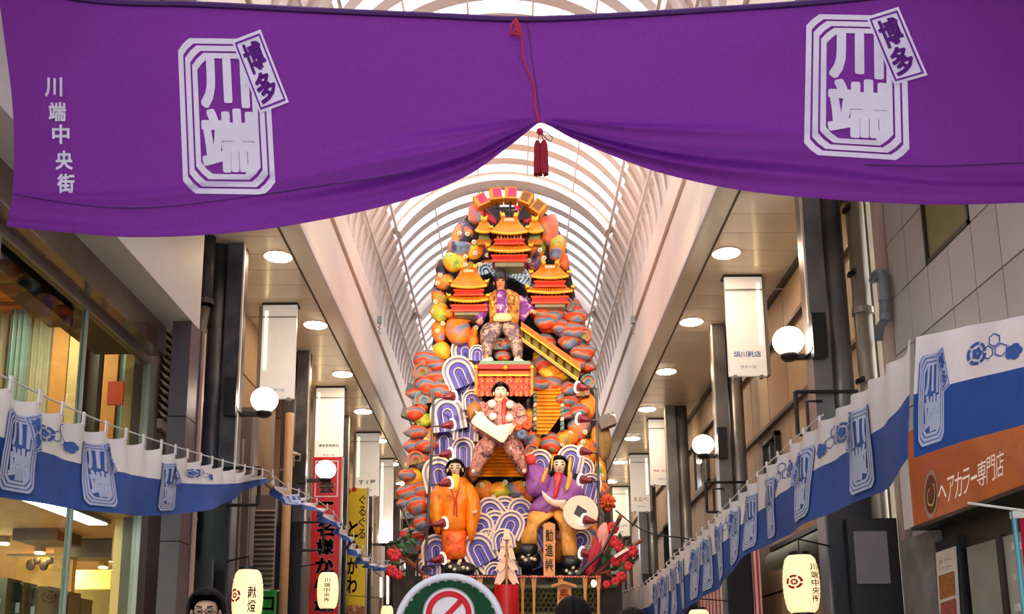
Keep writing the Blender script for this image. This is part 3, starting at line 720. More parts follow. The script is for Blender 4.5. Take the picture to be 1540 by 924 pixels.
for (c0, c1), m, lab in (((2, 3), mat('ochre_blind', (140, 130, 88), rough=.6), 'w'), ((5, 8), mat('grey_green_glass', (150, 166, 158), rough=.15), 'x'),):
    y1_, y0_ = cols_[c0], cols_[c1] - .395
    w_ = struct(MB().box(3.49, 3.56, y0_, y1_, 4.60, 4.64).box(3.49, 3.56, y0_, y0_ + .03, 4.6, 6.04).box(3.49, 3.56, y1_ - .03, y1_, 4.6, 6.04), 'window_%d' % wn, M_dark); wn += 1
    MB().box(3.515, 3.52, y0_ + .03, y1_ - .03, 4.64, 6.04).build('pane', m, w_)
    n_ = 2 if c1 - c0 > 1 else 0
    for j in range(n_):
        yy = lerp(y0_, y1_, (j + 1) / (n_ + 1)); MB().box(3.495, 3.56, yy - .02, yy + .02, 4.64, 6.04).build('mullion', M_beige2, w_)
# hair shop: fascia sign, shopfront
t = thing('shop_sign', 'orange shop fascia sign with white lettering under the grey tiled wall', 'sign', (3.4, 5.5, 2.44))
M_or = mat('orange_sign_face', (178, 92, 30), rough=0.3, var=0.25, scale=1.5, c2=(140, 66, 26), coat=.3, emit=.06, ecol=(230, 110, 30))
MB().box(3.30, 3.50, 2.5, 8.05, 2.44, 3.22).build('face', M_or, t)
MB().box(3.29, 3.52, 8.05, 8.22, 2.44, 3.22).build('end_cap', M_white, t)
MB().box(3.28, 3.5, 2.5, 8.05, 2.41, 2.44).build('lower_edge', M_dark, t)
def on_sign(px, py, off=0.004): return P(px, py, X=3.30 - off)
sg = Print()
xs = [(1411, 746), (1512, 702)]
def sgn_map(x, y):
    px = lerp(1411, 1513, x); base = lerp(765, 716, x); hh = lerp(41, 44, x); return on_sign(px, base - hh * (1 - y))
u0 = 0.0
for ch, wd in zip('ヘアカラー専門店', (0.13, 0.11, .115, .115, .10, .14, .13, .13)):
    if ch == 'ー': sg.text(ch, u0 + .01, .45, u0 + wd, .58, .0)
    elif ch == 'ヘ': sg.text(ch, u0, .2, u0 + wd - .01, .75, .012)
    else: sg.text(ch, u0 + .004, .05, u0 + wd - .006, .95, .0)
    u0 += wd
sg.lay(sgn_map, 'lettering', mat('sign_lettering', (226, 214, 200), rough=.5, emit=.15, ecol=(255, 235, 215)), t)
lg = Print().circle(0, 0, 1, .84)
lg.lay(lambda x, y: on_sign(1400 + 10.5 * x, 744 + 36 * y - 2 * x), 'emblem', mat('sign_emblem', (176, 160, 140), rough=.5), t)
Print().circle(0, 0, .8).lay(lambda x, y: on_sign(1400 + 10.5 * x, 744 + 36 * y - 2 * x, .002), 'emblem_field', mat('emblem_field', (110, 58, 22), rough=.5), t)
Print().circle(.1, 0, .5, .42, n=20, a0=-1.2, a1=1.9).circle(-.15, .1, .38, .3, n=20, a0=1.3, a1=4.6).lay(lambda x, y: on_sign(1400 + 10.5 * x, 744 + 36 * y - 2 * x, .006), 'emblem_figure', mat('emblem_figure', (226, 190, 120), rough=.5), t)
sf = struct(MB().box(3.48, 3.52, 1.0, 8.0, 2.2, 2.41), 'wall_right', M_dark)
MB().box(3.40, 3.52, 7.95, 8.6, 0, 2.40).build('stone_pillar', mat('weathered_stone', (128, 124, 120), rough=.7, var=.35, scale=5), sf)
MB().box(3.42, 3.52, 7.55, 7.95, 0, 2.3).build('dark_jamb', M_navy, sf)
for i, (y1_, y0_, m) in enumerate(((7.5, 7.0, 'a'), (6.98, 6.3, 'b'), (6.2, 5.8, 'a'), (5.7, 4.9, 'b'), (4.8, 3.9, 'a'))):
    MB().box(3.46, 3.50, y0_, y1_, 0.05, 2.2).build('panel', mat('shopfront_' + m, (150, 152, 142) if m == 'a' else (178, 176, 166), rough=.3), sf)
    MB().box(3.44, 3.52, y0_ - .07, y0_, 0.0, 2.22).build('frame', M_alu if i % 2 else M_dark, sf)
t = thing('poster', 'narrow white poster with orange and red photo panels in the hair shop window', 'poster', P(1424, 924, X=3.405))
def pst(x, y): return P(lerp(1407, 1436, x) + 8 * y, lerp(832, 960, y) - 10 * x, X=3.405)
a = [pst(0, 0), pst(1, 0), pst(1, 1), pst(0, 1)]
MB().slab(a, (1, 0, 0), .01).build('sheet', mat('poster_paper', (214, 206, 196), rough=.7), t)
def pst2(x, y): p = pst(x, y); p.x -= .004; return p
Print().poly([(.1, .28), (.9, .28), (.9, .56), (.1, .56)]).lay(pst2, 'photo_print', mat('photo_orange', (176, 110, 50), rough=.6, var=.5, scale=30), t)
Print().poly([(.1, .60), (.9, .60), (.9, .82), (.1, .82)]).lay(pst2, 'photo_print', mat('photo_red', (176, 90, 76), rough=.6, var=.4, scale=30), t)
Print().text('カラー', .15, .10, .85, .16, 0).text('ヘアカラー', .15, .19, .85, .24, 0).lay(pst2, 'lettering', mat('brown_print', (150, 90, 60)), t)
Print().text('¥1980', .15, .86, .85, .92, 0).lay(pst2, 'lettering', M_ink2, t)
# shutter roll and striped curtain behind the right flag
t = thing('awning', 'rolled pale green shop awning behind the right paper lantern', 'awning', (3.2, 10.6, 2.4))
MB().tube([(3.2, 9.6, 2.62), (3.2, 12.0, 2.62)], .11, 20).build('roll', mat('awning_cloth', (132, 146, 130), rough=.6), t, smooth=True)
MB().box(3.15, 3.40, 9.6, 12.0, 2.74, 2.79).build('cover', M_dark, t)
MB().grid(lambda u, v: (3.18 + .02 * math.sin(u * 60), lerp(12.6, 16.8, u), lerp(2.95, 1.5, v)), 120, 2).build('striped_curtain', rampmat('red_white_stripe', [(0, (190, 60, 60)), (.5, (226, 206, 198))], scale=3.2, kind='bands', const=True, stretch=(0, 0, 0)), None, label='red and white striped festival curtain below the right flag', cat='curtain')
sm = MATS['red_white_stripe']
for n_ in sm.node_tree.nodes:
    if n_.type == 'TEX_WAVE': n_.bands_direction = 'Y'; n_.inputs['Scale'].default_value = 2.6; n_.inputs['Distortion'].default_value = 0
    if n_.type == 'MAPPING': n_.inputs['Scale'].default_value = (0, 1, 0)
# near right festival pole flag
t = thing('pole_flag', 'teal pole with white clips carrying a magenta and white flag at the right edge', 'flag', (3.0, 5.8, 0))
pz = P(1524, 770, d=5.6); pb = P(1533, 924, d=5.6)
MB().tube([Vector((pz.x, pz.y, 0.1)), pz], .014, 8).build('pole', mat('teal_pole', (70, 150, 170), rough=.4), t)
MB().tube([P(1455, 757, d=5.7), P(1560, 771, d=5.55)], .008, 6).build('crossbar', M_white, t)
for yy in (775, 822, 868, 914):
    q = P(1526 + (yy - 770) * .055, yy, d=5.6); MB().box(q.x - .02, q.x + .05, q.y - .02, q.y + .02, q.z - .02, q.z + .02).build('clip', M_white, t)
def pf(u, v): q = pz + Vector((.03 + .5 * u, .03 * math.sin(u * 7 + v * 2), -.02 - 1.6 * v)); return q
MB().grid(lambda u, v: pf(u, v * .18), 20, 4).build('cloth', mat('magenta_cloth', (196, 20, 70), rough=.7, transl=.3), t, smooth=True)
MB().grid(lambda u, v: pf(u, .18 + v * .82), 20, 12).build('cloth', mat('white_cloth', (226, 216, 206), rough=.7, transl=.3), t, smooth=True)

# ---- security camera
c0 = P(441, 686, d=14.0)
t = thing('security_camera', 'beige security camera on the second left column', 'camera', c0)
MB().bar(c0 + Vector((-.09, .12, .06)), c0 + Vector((.08, -.12, -.05)), .11, .10).build('body', mat('camera_beige', (190, 170, 146), rough=.5), t)
MB().bar(c0 + Vector((.078, -.115, -.048)), c0 + Vector((.088, -.135, -.057)), .06, .06).build('lens', M_black, t)
MB().tube([c0 + Vector((0, 0, -.05)), c0 + Vector((.0, 0, -.15)), c0 + Vector((-.05, .02, -.18)), c0 + Vector((-.2, .1, -.18))], .018, 8).build('arm', MATS['camera_beige'], t)

# ---- vertical signs on the left
def vsign(px0, px1, ytop, z_, zb, m, name, label):
    p0 = P(px0, ytop, d=z_); y = p0.y; x0 = p0.x; x1 = P(px1, ytop, Y=y).x
    t = thing(name, label, 'sign', ((x0 + x1) / 2, y, zb))
    MB().box(x0, x1, y, y + .08, zb, p0.z).build('panel', m, t)
    for x in (x0, x1): MB().box(x - .012, x + .012, y - .01, y + .09, zb, p0.z + .01).build('frame', M_alu, t)
    return t, plane_map((x0, y - .004, p0.z), (x1 - x0, 0, 0), (0, 0, -(x1 - x0))), (p0.z - zb) / (x1 - x0)
M_red = mat('red_sign', (190, 22, 30), rough=.4, var=.1); M_yel = mat('yellow_sign', (236, 204, 24), rough=.4, var=.06)
t, f, asp = vsign(470, 515, 688, 16.3, 1.3, M_red, 'vertical_sign', 'red vertical restaurant sign with white edged black characters')
o_ = Print().ring([(.1, .12), (.88, .12), (.88, 1.36), (.1, 1.36)], [(.14, .16), (.84, .16), (.84, 1.32), (.14, 1.32)])
o_.column('宴会', .5, .2, 1.26, .54, .05).lay(f, 'white_lettering', M_ink, t)
def f2(x, y): q = f(x, y); q.y -= .004; return q
def f3(x, y): q = f(x, y); q.y -= .008; return q
Print().column('宴会', .5, .2, 1.26, .5, .014).lay(f2, 'lettering', M_ink2, t)
Print().column('二名様から最大', .5, 1.48, 5.8, .58, .05, .84).lay(f, 'white_lettering', M_ink, t)
Print().column('二名様から最大', .5, 1.48, 5.8, .52, .02, .78).lay(f2, 'lettering', M_ink2, t)
t, f, asp = vsign(516, 553, 735, 19.2, 1.3, M_yel, 'vertical_sign', 'yellow vertical sign with red and black characters and a food photo')
Print().column('ぐるぐる', .80, .25, 2.1, .28, .012).lay(f, 'black_lettering', M_ink2, t)
Print().column('とりかわ', .45, 1.3, 4.3, .38, .03).lay(f, 'red_lettering', M_rprint, t)
Print().circle(.2, .12, .12).circle(.45, .05, .1).lay(f, 'red_mark', M_rprint, t)
fp = Print(); fp.poly([(.02, 5.0), (.3, 4.75), (.6, 4.7), (.98, 4.8), (.98, 5.8), (.4, 5.9), (.02, 5.6)])
fp.lay(f2, 'food_photo', rampmat('grilled_meat', [(.3, (90, 40, 24)), (.5, (160, 96, 60)), (.7, (220, 176, 130))], scale=14, rough=.5), t)
# green flag
t = thing('pole_flag', 'small green flag with an orange character behind the left paper lantern', 'flag', P(404, 960, d=11.6))
g0, g1 = P(393, 888, d=11.6), P(417, 889, d=11.6)
MB().tube([g0 + Vector((-.02, 0, 0)), g1 + Vector((.02, 0, 0))], .008, 6).build('crossbar', M_white, t)
MB().grid(lambda u, v: (lerp(g0.x, g1.x, u), g0.y + .015 * math.sin(u * 6), g0.z - v * 1.2), 10, 8).build('cloth', mat('green_cloth', (40, 140, 60), rough=.7, transl=.2), t)
MB().tube([(g0.x - .01, g0.y, 0.0), (g0.x - .01, g0.y, g0.z + .02)], .01, 6).build('pole', M_white, t)
Print().text('コ', .15, .25, .85, .75, .02).lay(plane_map((g0.x, g0.y - .03, g0.z), (g1.x - g0.x, 0, 0), (0, 0, -.32)), 'lettering', M_pr_o, t)

# ================================================================== FLAG STRINGS
M_fw = mat('white_flag_cloth', (242, 236, 240), rough=.75, var=.03, scale=20, transl=.3, spec=.15)
M_fb = mat('blue_flag_cloth', (52, 88, 164), rough=.65, var=.1, scale=14, transl=.15, spec=.2)
M_fp = mat('blue_flag_print', (74, 104, 176), rough=.75, transl=.1, spec=.1)
M_fl = mat('pale_flag_print', (196, 206, 236), rough=.75, transl=.15, spec=.1)
def curve_from(keys):
    """keys: (px, py_top, py_bot, depth_top, depth_bot) -> arc-length tables of top and bottom points"""
    tops, bots = [], []
    n = 160
    ks = [(i,) + k for i, k in enumerate(keys)]
    for i in range(n + 1):
        s_ = i / n * (len(keys) - 1); px, yt, yb, dt, db = ipl(ks, s_)
        tops.append(P(px, yt, d=dt)); bots.append(P(px, yb, d=db))
    L_ = [0.0]
    for i in range(n): L_.append(L_[-1] + (tops[i + 1] - tops[i]).length)
    return tops, bots, L_
class Strip:
    def __init__(s, keys, ripple=.02, sag=.05, loop=.28, folds=3.0):
        s.t, s.b, s.L = curve_from(keys); s.len = s.L[-1]; s.rp = ripple; s.sag = sag; s.loop = loop; s.fo = folds
    def at(s, a, tab):
        a = min(max(a, 0), s.len - 1e-6); i = 0
        lo, hi = 0, len(s.L) - 1
        while hi - lo > 1:
            m = (lo + hi) // 2
            if s.L[m] <= a: lo = m
            else: hi = m
        return tab[lo].lerp(tab[lo + 1], (a - s.L[lo]) / max(s.L[lo + 1] - s.L[lo], 1e-6))
    def s_at(s, px):
        pj = [(lambda q: PPX + q.x / -q.z * FPX)(W2C @ (t_ - EYE)) for t_ in s.t]
        return s.L[min(range(len(pj)), key=lambda i: abs(pj[i] - px))]
    def nrm(s, a):
        t = s.at(a + .05, s.t) - s.at(a - .05, s.t); n = Vector((0, 0, 1)).cross(t)
        if n.length < 1e-6: n = Vector((1, 0, 0))
        n.normalize(); 
        m = s.at(a, s.t)
        if (m - EYE).dot(n) > 0: n = -n
        return n
    def pt(s, a, v, off=0.0):
        T, B = s.at(a, s.t), s.at(a, s.b); n = s.nrm(a)
        u = (a / s.loop) % 1.0
        sg = s.sag * 4 * u * (1 - u) * max(0, 1 - v * 3)
        p = T.lerp(B, v) - Vector((0, 0, sg))
        f = s.rp * (math.cos(2 * PI * a / s.loop) * max(0, 1 - v * 1.6) * 1.0 + (0.9 * math.sin(a * s.fo + v * 2.2) + .5 * math.sin(a * s.fo * 2.3 + 1)) * (0.4 + v))
        return p + n * (f + off)
def hexes(pr, cx, cy, r, flat=False):
    pts = lambda rr: [(cx + rr * math.cos(PI / 3 * i + PI / 6), cy + rr * math.sin(PI / 3 * i + PI / 6)) for i in range(6)]
    pr.ring(pts(r), pts(r * .8))
def flag(keys, name, label, stamps, emblems, split=0.47, loops=True, flip=False, lh=.055, lfrom=None, **kw):
    S = Strip(keys, **kw)
    stamps = [(S.s_at(p_), w_) for p_, w_ in stamps]; emblems = [(S.s_at(p_), w_) for p_, w_ in emblems]; n = int(S.len * 26)
    root = thing(name, label, 'flag', S.at(0, S.b))
    MB().grid(lambda u, v: S.pt(u * S.len, v * split), n, 10).build('white_cloth', M_fw, root, smooth=True, fix=False)
    MB().grid(lambda u, v: S.pt(u * S.len, split + v * (1 - split)), n, 12).build('blue_cloth', M_fb, root, smooth=True, fix=False)
    if loops:
        l0 = S.s_at(lfrom) if lfrom else 0.0
        MB().tube([S.at(lerp(l0, S.len, i / 60), S.t) + Vector((0, 0, lh)) for i in range(61)], .006, 6).build('rope', M_white, root)
        k = 0
        while k * S.loop < S.len:
            a = k * S.loop
            if a < l0: k += 1; continue
            p = S.pt(a, 0); t_ = (S.at(a + .05, S.t) - S.at(a - .05, S.t)).normalized()
            MB().obox(p + Vector((0, 0, lh * .4)), t_ * .016, S.nrm(a) * .004, Vector((0, 0, lh * .75))).build('loop', M_fw, root); k += 1
    sd = -1 if flip else 1
    for a0, wd in stamps:
        H = (S.at(a0, S.t) - S.at(a0, S.b)).length
        v0, v1 = 0.17, 0.93
        hh = (v1 - v0); w_ = wd
        def mp(off):
            return lambda x, y: S.pt(a0 + sd * (x - .5) * w_, v0 + hh * y / 1.6, off)
        base = Print().poly(notched(0, 0, 1, 1.6, .13)); a, b, c = stamp_prints()
        base.lay(mp(.006), 'stamp_ground', M_fp, root, .12); a.lay(mp(.011), 'stamp_print', M_fl, root, .12)
        b.lay(mp(.015), 'tag_print', M_fl, root, .12); c.lay(mp(.019), 'tag_lettering', M_fp, root, .12)
    for a0, wd in emblems:
        pr = Print(); r = .155
        for cx, cy in ((.56, .28), (.40, .52), (.70, .52)): hexes(pr, cx, cy, r)
        for k in range(5): 
            an = 2 * PI * k / 5; pr.circle(.12, .5, .24, .17, n=8, a0=an + .08, a1=an + 1.15)
            pr.circle(.12 + .075 * math.cos(an), .5 + .075 * math.sin(an), .06, n=8)
            pr.circle(.96 + .09 * math.cos(an), .62 + .09 * math.sin(an), .095, n=10)
        H = (S.at(a0, S.t) - S.at(a0, S.b)).length
        pr.lay(lambda x, y: S.pt(a0 + sd * (x - .5) * wd, .05 + .42 * y, .007), 'emblem_print', M_fp, root, .12)
    return S
# left run: near end to the bracket of the first column
KL = [(-90, 545, 720, 4.75, 4.75), (0, 580, 745, 5.3, 5.25), (70, 612, 758, 5.8, 5.7), (140, 642, 770, 6.4, 6.3), (215, 668, 776, 7.2, 7.0), (290, 690, 771, 8.2, 8.0), (350, 706, 752, 9.3, 9.2), (402, 716, 724, 10.35, 10.4)]
flag(KL, 'flag_string', 'white and blue flag strip in front of the left shop windows', [(30, .34), (146, .36), (254, .44)], [(90, .42), (303, .5)], ripple=.03, sag=.035, loop=.30)
KL2 = [(402, 716, 726, 10.4, 10.45), (430, 738, 758, 11.0, 11.0), (455, 748, 762, 11.8, 11.7), (490, 768, 786, 13.0, 12.9), (512, 790, 806, 14.0, 14.0), (535, 822, 842, 15.5, 15.4), (560, 846, 857, 17.5, 17.5), (590, 848, 860, 19.5, 19.5)]
flag(KL2, 'flag_string', 'twisted sagging continuation of the left flag strip towards the float', [(440, .4), (505, .4)], [], split=.5, ripple=.05, sag=.02, loop=.5, folds=6)
# right run: short turned end near the edge of the frame, then the long run away
KR1 = [(1630, 456, 610, 5.3, 5.3), (1600, 462, 619, 5.27, 5.27), (1540, 475, 639, 5.2, 5.2), (1450, 492, 664, 5.0, 5.0), (1376, 508, 689, 4.8, 4.8)]
S1 = flag(KR1, 'flag_string', 'nearest right flag strip facing the viewer above the orange shop sign', [(1400, .20)], [(1492, .34)], split=.47, loops=False, ripple=.012, sag=.0, loop=.4, flip=True)
KR2 = [(1376, 508, 689, 4.82, 4.82), (1340, 548, 728, 5.15, 5.1), (1270, 607, 762, 6.0, 5.95), (1220, 645, 787, 6.65, 6.6), (1170, 690, 812, 7.5, 7.45), (1130, 726, 832, 8.3, 8.3), (1087, 770, 876, 9.4, 9.4), (1050, 806, 905, 10.6, 10.6), (1015, 838, 930, 12.0, 12.0), (980, 872, 950, 13.8, 13.8), (950, 888, 962, 15.6, 15.6), (921, 896, 968, 17.6, 17.6)]
st = [(1293, .42), (1212, .40), (1158, .30), (1130, .32), (1107, .36), (1084, .36), (1065, .36), (1046, .38), (1029, .4), (1014, .4), (1000, .4), (988, .4)]
em = [(px, .46) for px in (1250, 1180, 1096, 1055, 1021, 994)]
flag(KR2, 'flag_string', 'long white and blue flag strip running away along the right side', st, em, ripple=.02, sag=.015, loop=.33, lh=.028, lfrom=1240)
# ================================================================== THE FESTIVAL FLOAT
def F(px, py, o=0.0):
    """point of the float's leaning front, moved o metres towards the street"""
    r = C2W @ Vector((px - PPX, -(py - PPY), -FPX))
    t = (15.0 + 0.06 * (EYE.z - 3) - (o + FO[0]) * K) / (r.y - 0.06 * r.z)
    return EYE + r * t
K = 0.72; FO = [0.0]      # FO: stand-off of the whole doll being built
UX, UO = Vector((1, 0, 0)), Vector((0, -K, 0.06 * K))
UZ = Vector((0, 0.06, 1)).normalized()
def U1(py): return lerp(0.0136, 0.0155, (924 - py) / 640)
def U(py): return K * U1(py)     # metres per photo pixel on the float
RS[0] = K
M_body = mat('float_frame_dark', (44, 34, 40), rough=.7, var=.3)
M_gold = mat('gold_paint', (206, 124, 28), rough=.36, metal=.3, var=.25, scale=12)
M_goldb = mat('bright_gold', (248, 184, 44), rough=.3, metal=.3, var=.15, scale=12)
M_redl = mat('red_lacquer', (206, 34, 24), rough=.35, var=.15, scale=6)
M_creamp = mat('cream_paint', (240, 214, 190), rough=.5, var=.06, scale=8)
M_wblue = mat('wave_violet_blue', (84, 74, 178), rough=.45, var=.15, scale=9)
M_wmid = mat('wave_grey_violet', (150, 140, 196), rough=.45, var=.1, scale=9)
M_lblue = mat('wave_light_blue', (84, 128, 176), rough=.45, var=.15, scale=9)
M_or1 = mat('cloud_orange', (232, 92, 36), rough=.55, var=.2, scale=12)
M_teal = mat('cloud_teal', (108, 150, 142), rough=.6, var=.25, scale=14)
M_gr1 = mat('cloud_green', (120, 150, 60), rough=.6, var=.3, scale=12)
M_slate = mat('cloud_slate', (110, 130, 160), rough=.6, var=.2, scale=14)
STY = {
 'a': rampmat('rock_orange_green', [(.28, (60, 40, 44)), (.38, (110, 130, 160)), (.47, (236, 120, 40)), (.58, (240, 140, 40)), (.66, (150, 170, 50)), (.76, (200, 70, 50))], scale=3.4, dist=.6, rough=.5),
 'b': rampmat('rock_dark_orange', [(.36, (34, 28, 38)), (.46, (84, 76, 116)), (.52, (206, 96, 44)), (.58, (240, 150, 36)), (.68, (110, 140, 50))], scale=4.0, dist=.8, rough=.5),
 'c': rampmat('rock_red_slate', [(.3, (110, 120, 140)), (.42, (206, 84, 60)), (.52, (228, 110, 50)), (.62, (120, 130, 90)), (.72, (70, 60, 70))], scale=2.8, dist=.4, rough=.5),
 's': rampmat('cloud_swirl', [(.12, (214, 66, 30)), (.36, (232, 96, 36)), (.42, (100, 146, 140)), (.60, (112, 142, 84)), (.66, (226, 84, 34)), (.86, (96, 122, 152))], scale=2.0, kind='rings', dist=5.0, rough=.55, wave_scale=1.6),
 'y': rampmat('rock_yellow_green', [(.35, (236, 130, 30)), (.5, (248, 180, 40)), (.62, (170, 190, 50)), (.75, (90, 130, 60))], scale=3.4, dist=.5, rough=.5),
 'o': rampmat('rock_bright_orange', [(.35, (206, 90, 40)), (.5, (246, 130, 30)), (.65, (250, 160, 50))], scale=4.0, dist=.4, rough=.5),
}
OUT = [(612, 900), (608, 820), (603, 745), (618, 690), (624, 640), (640, 565), (650, 520), (656, 475), (652, 430), (670, 382), (688, 345), (708, 318), (735, 305), (768, 318), (805, 308), (832, 330), (850, 365), (856, 400), (866, 450), (872, 490), (886, 545), (893, 590), (905, 640), (912, 700), (918, 760), (918, 900)]
fl = thing('festival_float', 'towering festival float of painted rocks, waves and clouds under the glass vault', 'float', (0, 15.8, 0))
pts = [F(x, y, -.35) for x, y in OUT]; m_ = MB(); nO = len(pts)
m_.add(pts + [Vector((p.x, p.y + 1.5, p.z)) for p in pts], [list(range(nO)), list(range(2 * nO - 1, nO - 1, -1))] + [[(i + 1) % nO, i, i + nO, (i + 1) % nO + nO] for i in range(nO)])
m_.build('backing', M_body, fl)
MB().box(-1.66, 1.62, 14.35, 16.8, 0, F(767, 872).z).build('base', mat('base_cloth', (58, 44, 36), rough=.7, var=.3), fl)

def dense(pts, k=3):
    n = len(pts); out = []
    for i in range(n):
        p0, p1, p2, p3 = pts[i - 1], pts[i], pts[(i + 1) % n], pts[(i + 2) % n]
        for j in range(k):
            t = j / k; q = []
            for c in (0, 1):
                q.append(.5 * (2 * p1[c] + (p2[c] - p0[c]) * t + (2 * p0[c] - 5 * p1[c] + 4 * p2[c] - p3[c]) * t * t + (3 * p1[c] - p0[c] - 3 * p2[c] + p3[c]) * t ** 3))
            out.append(tuple(q))
    return out
def puff(pts, o, dep, name, m, parent, k=3, wrinkle=.0, wf=.25, flat=.0, **kw):
    """padded shape: outline in photo pixels on the float's front, domed outwards by dep metres, closed behind"""
    pts = dense(pts, k); n = len(pts)
    cx = sum(p[0] for p in pts) / n; cy = sum(p[1] for p in pts) / n
    b = MB(); vs_ = []; prof = [(.97, -.5), (1.0, 0.0), (.94, .42), (.80, .68), (.58, .86), (.32, .96)]
    for s_, d_ in prof:
        for x, y in pts:
            X, Y = cx + (x - cx) * s_, cy + (y - cy) * s_
            w_ = wrinkle * math.sin(X * wf * 2.1 + math.sin(Y * wf) * 1.5) * math.sin(Y * wf * .7 + 1) if d_ > 0 else 0
            vs_.append(F(X, Y, o + dep * d_ * (1 - flat * (s_ < .9)) + w_))
    vs_ += [F(cx, cy, o + dep)]
    fs = [[r * n + i, r * n + (i + 1) % n, (r + 1) * n + (i + 1) % n, (r + 1) * n + i] for r in range(len(prof) - 1) for i in range(n)]
    fs += [[(len(prof) - 1) * n + i, (len(prof) - 1) * n + (i + 1) % n, len(prof) * n] for i in range(n)] + [list(range(n))]
    return b.add(vs_, fs).build(name, m, parent, smooth=True, **kw)

# rocks and painted crags: (x, y, half width, half height, style, stand-off)
ROCKS = [
 (716, 322, 13, 17, 'c', .1), (697, 358, 16, 24, 'b', .2), (692, 372, 22, 16, 'a', .25), (683, 393, 20, 16, 'y', .3), (664, 405, 10, 16, 'b', .15), (668, 425, 16, 14, 'a', .25), (660, 448, 12, 18, 'b', .2), (662, 470, 14, 16, 'y', .3),
 (714, 378, 15, 16, 'y', .2), (733, 372, 12, 22, 'b', .1), (700, 400, 14, 10, 'b', .2), (826, 345, 17, 24, 'c', .15), (838, 372, 14, 22, 'a', .2), (806, 372, 14, 20, 'b', .15), (848, 395, 9, 14, 'c', .1), (803, 395, 18, 12, 'b', .2), (735, 398, 14, 10, 'b', .1),
 (660, 500, 11, 18, 'a', .25), (688, 497, 20, 22, 'a', .35), (712, 510, 9, 20, 'o', .3), (664, 528, 15, 15, 'y', .35), (676, 472, 12, 8, 'y', .35), (700, 478, 20, 8, 'b', .3),
 (640, 545, 12, 20, 's', .2), (660, 556, 18, 16, 's', .25), (640, 580, 18, 18, 's', .25), (664, 590, 14, 20, 's', .2), (632, 610, 14, 16, 's', .3), (638, 632, 16, 12, 'y', .35), (627, 655, 12, 20, 's', .25), (645, 658, 12, 18, 'o', .25), (632, 690, 14, 18, 's', .3), (630, 672, 14, 10, 'b', .35), (622, 720, 16, 16, 'y', .3), (612, 752, 12, 24, 's', .35), (634, 760, 16, 26, 's', .25), (630, 800, 14, 28, 's', .2), (640, 725, 12, 22, 'a', .2),
 (800, 512, 14, 14, 's', .1), (818, 545, 18, 16, 's', .15), (842, 566, 16, 12, 'y', .15), (796, 560, 12, 18, 's', .12), (820, 515, 16, 14, 's', .1), (757, 520, 20, 26, 's', .1), (815, 470, 22, 12, 's', .2), (845, 468, 18, 14, 's', .25), (866, 470, 10, 20, 's', .15), (850, 495, 20, 14, 's', .3), (872, 500, 12, 20, 's', .2), (826, 492, 16, 10, 's', .25), (878, 535, 12, 26, 's', .2), (864, 560, 14, 12, 's', .15),
 (815, 535, 14, 22, 'b', .15), (830, 560, 20, 12, 'y', .2), (812, 575, 22, 10, 's', .2), (862, 590, 22, 14, 's', .25), (856, 612, 16, 14, 's', .3), (870, 640, 16, 22, 'a', .2), (882, 612, 14, 20, 'o', .2), (792, 600, 12, 20, 'b', .15), (798, 630, 12, 20, 'a', .2), (800, 660, 14, 20, 'a', .25), (828, 668, 20, 16, 's', .3), (852, 660, 18, 14, 'a', .3), (840, 690, 24, 12, 'o', .15), (880, 680, 16, 24, 'a', .2), (898, 660, 10, 30, 'b', .1), (902, 710, 10, 30, 'y', .1), (906, 740, 10, 20, 'b', .15), (880, 720, 14, 20, 'b', .1), (710, 615, 14, 14, 'b', .2), (708, 680, 16, 30, 'b', .1), (712, 710, 14, 16, 'c', .15), (795, 700, 14, 20, 'c', .15),
 (728, 738, 16, 14, 'a', .25), (752, 738, 18, 12, 'y', .3), (778, 737, 18, 14, 'a', .25), (798, 745, 12, 12, 'c', .3), (760, 752, 30, 8, 'o', .2),
 (742, 812, 12, 14, 'y', .25), (778, 815, 14, 16, 'y', .2), (640, 850, 18, 20, 'a', .2), (895, 790, 14, 40, 'a', .1), (808, 820, 14, 20, 'o', .1), (842, 820, 18, 26, 'o', .05), (775, 780, 20, 20, 'b', .0),
]
def rock(cx, cy, rx, ry, sty, o, name='rock', parent=None):
    rr = random.Random(int(cx * 7 + cy * 13)); n = 9
    pts = [(cx + rx * (1 + rr.uniform(-.16, .16)) * math.cos(2 * PI * i / n + .3), cy + ry * (1 + rr.uniform(-.16, .16)) * math.sin(2 * PI * i / n + .3)) for i in range(n)]
    return puff(pts, o, .16 + .006 * min(rx, ry), name, STY[sty], parent or fl, k=2, wrinkle=.02, wf=.5)
for r_ in ROCKS: rock(*r_)
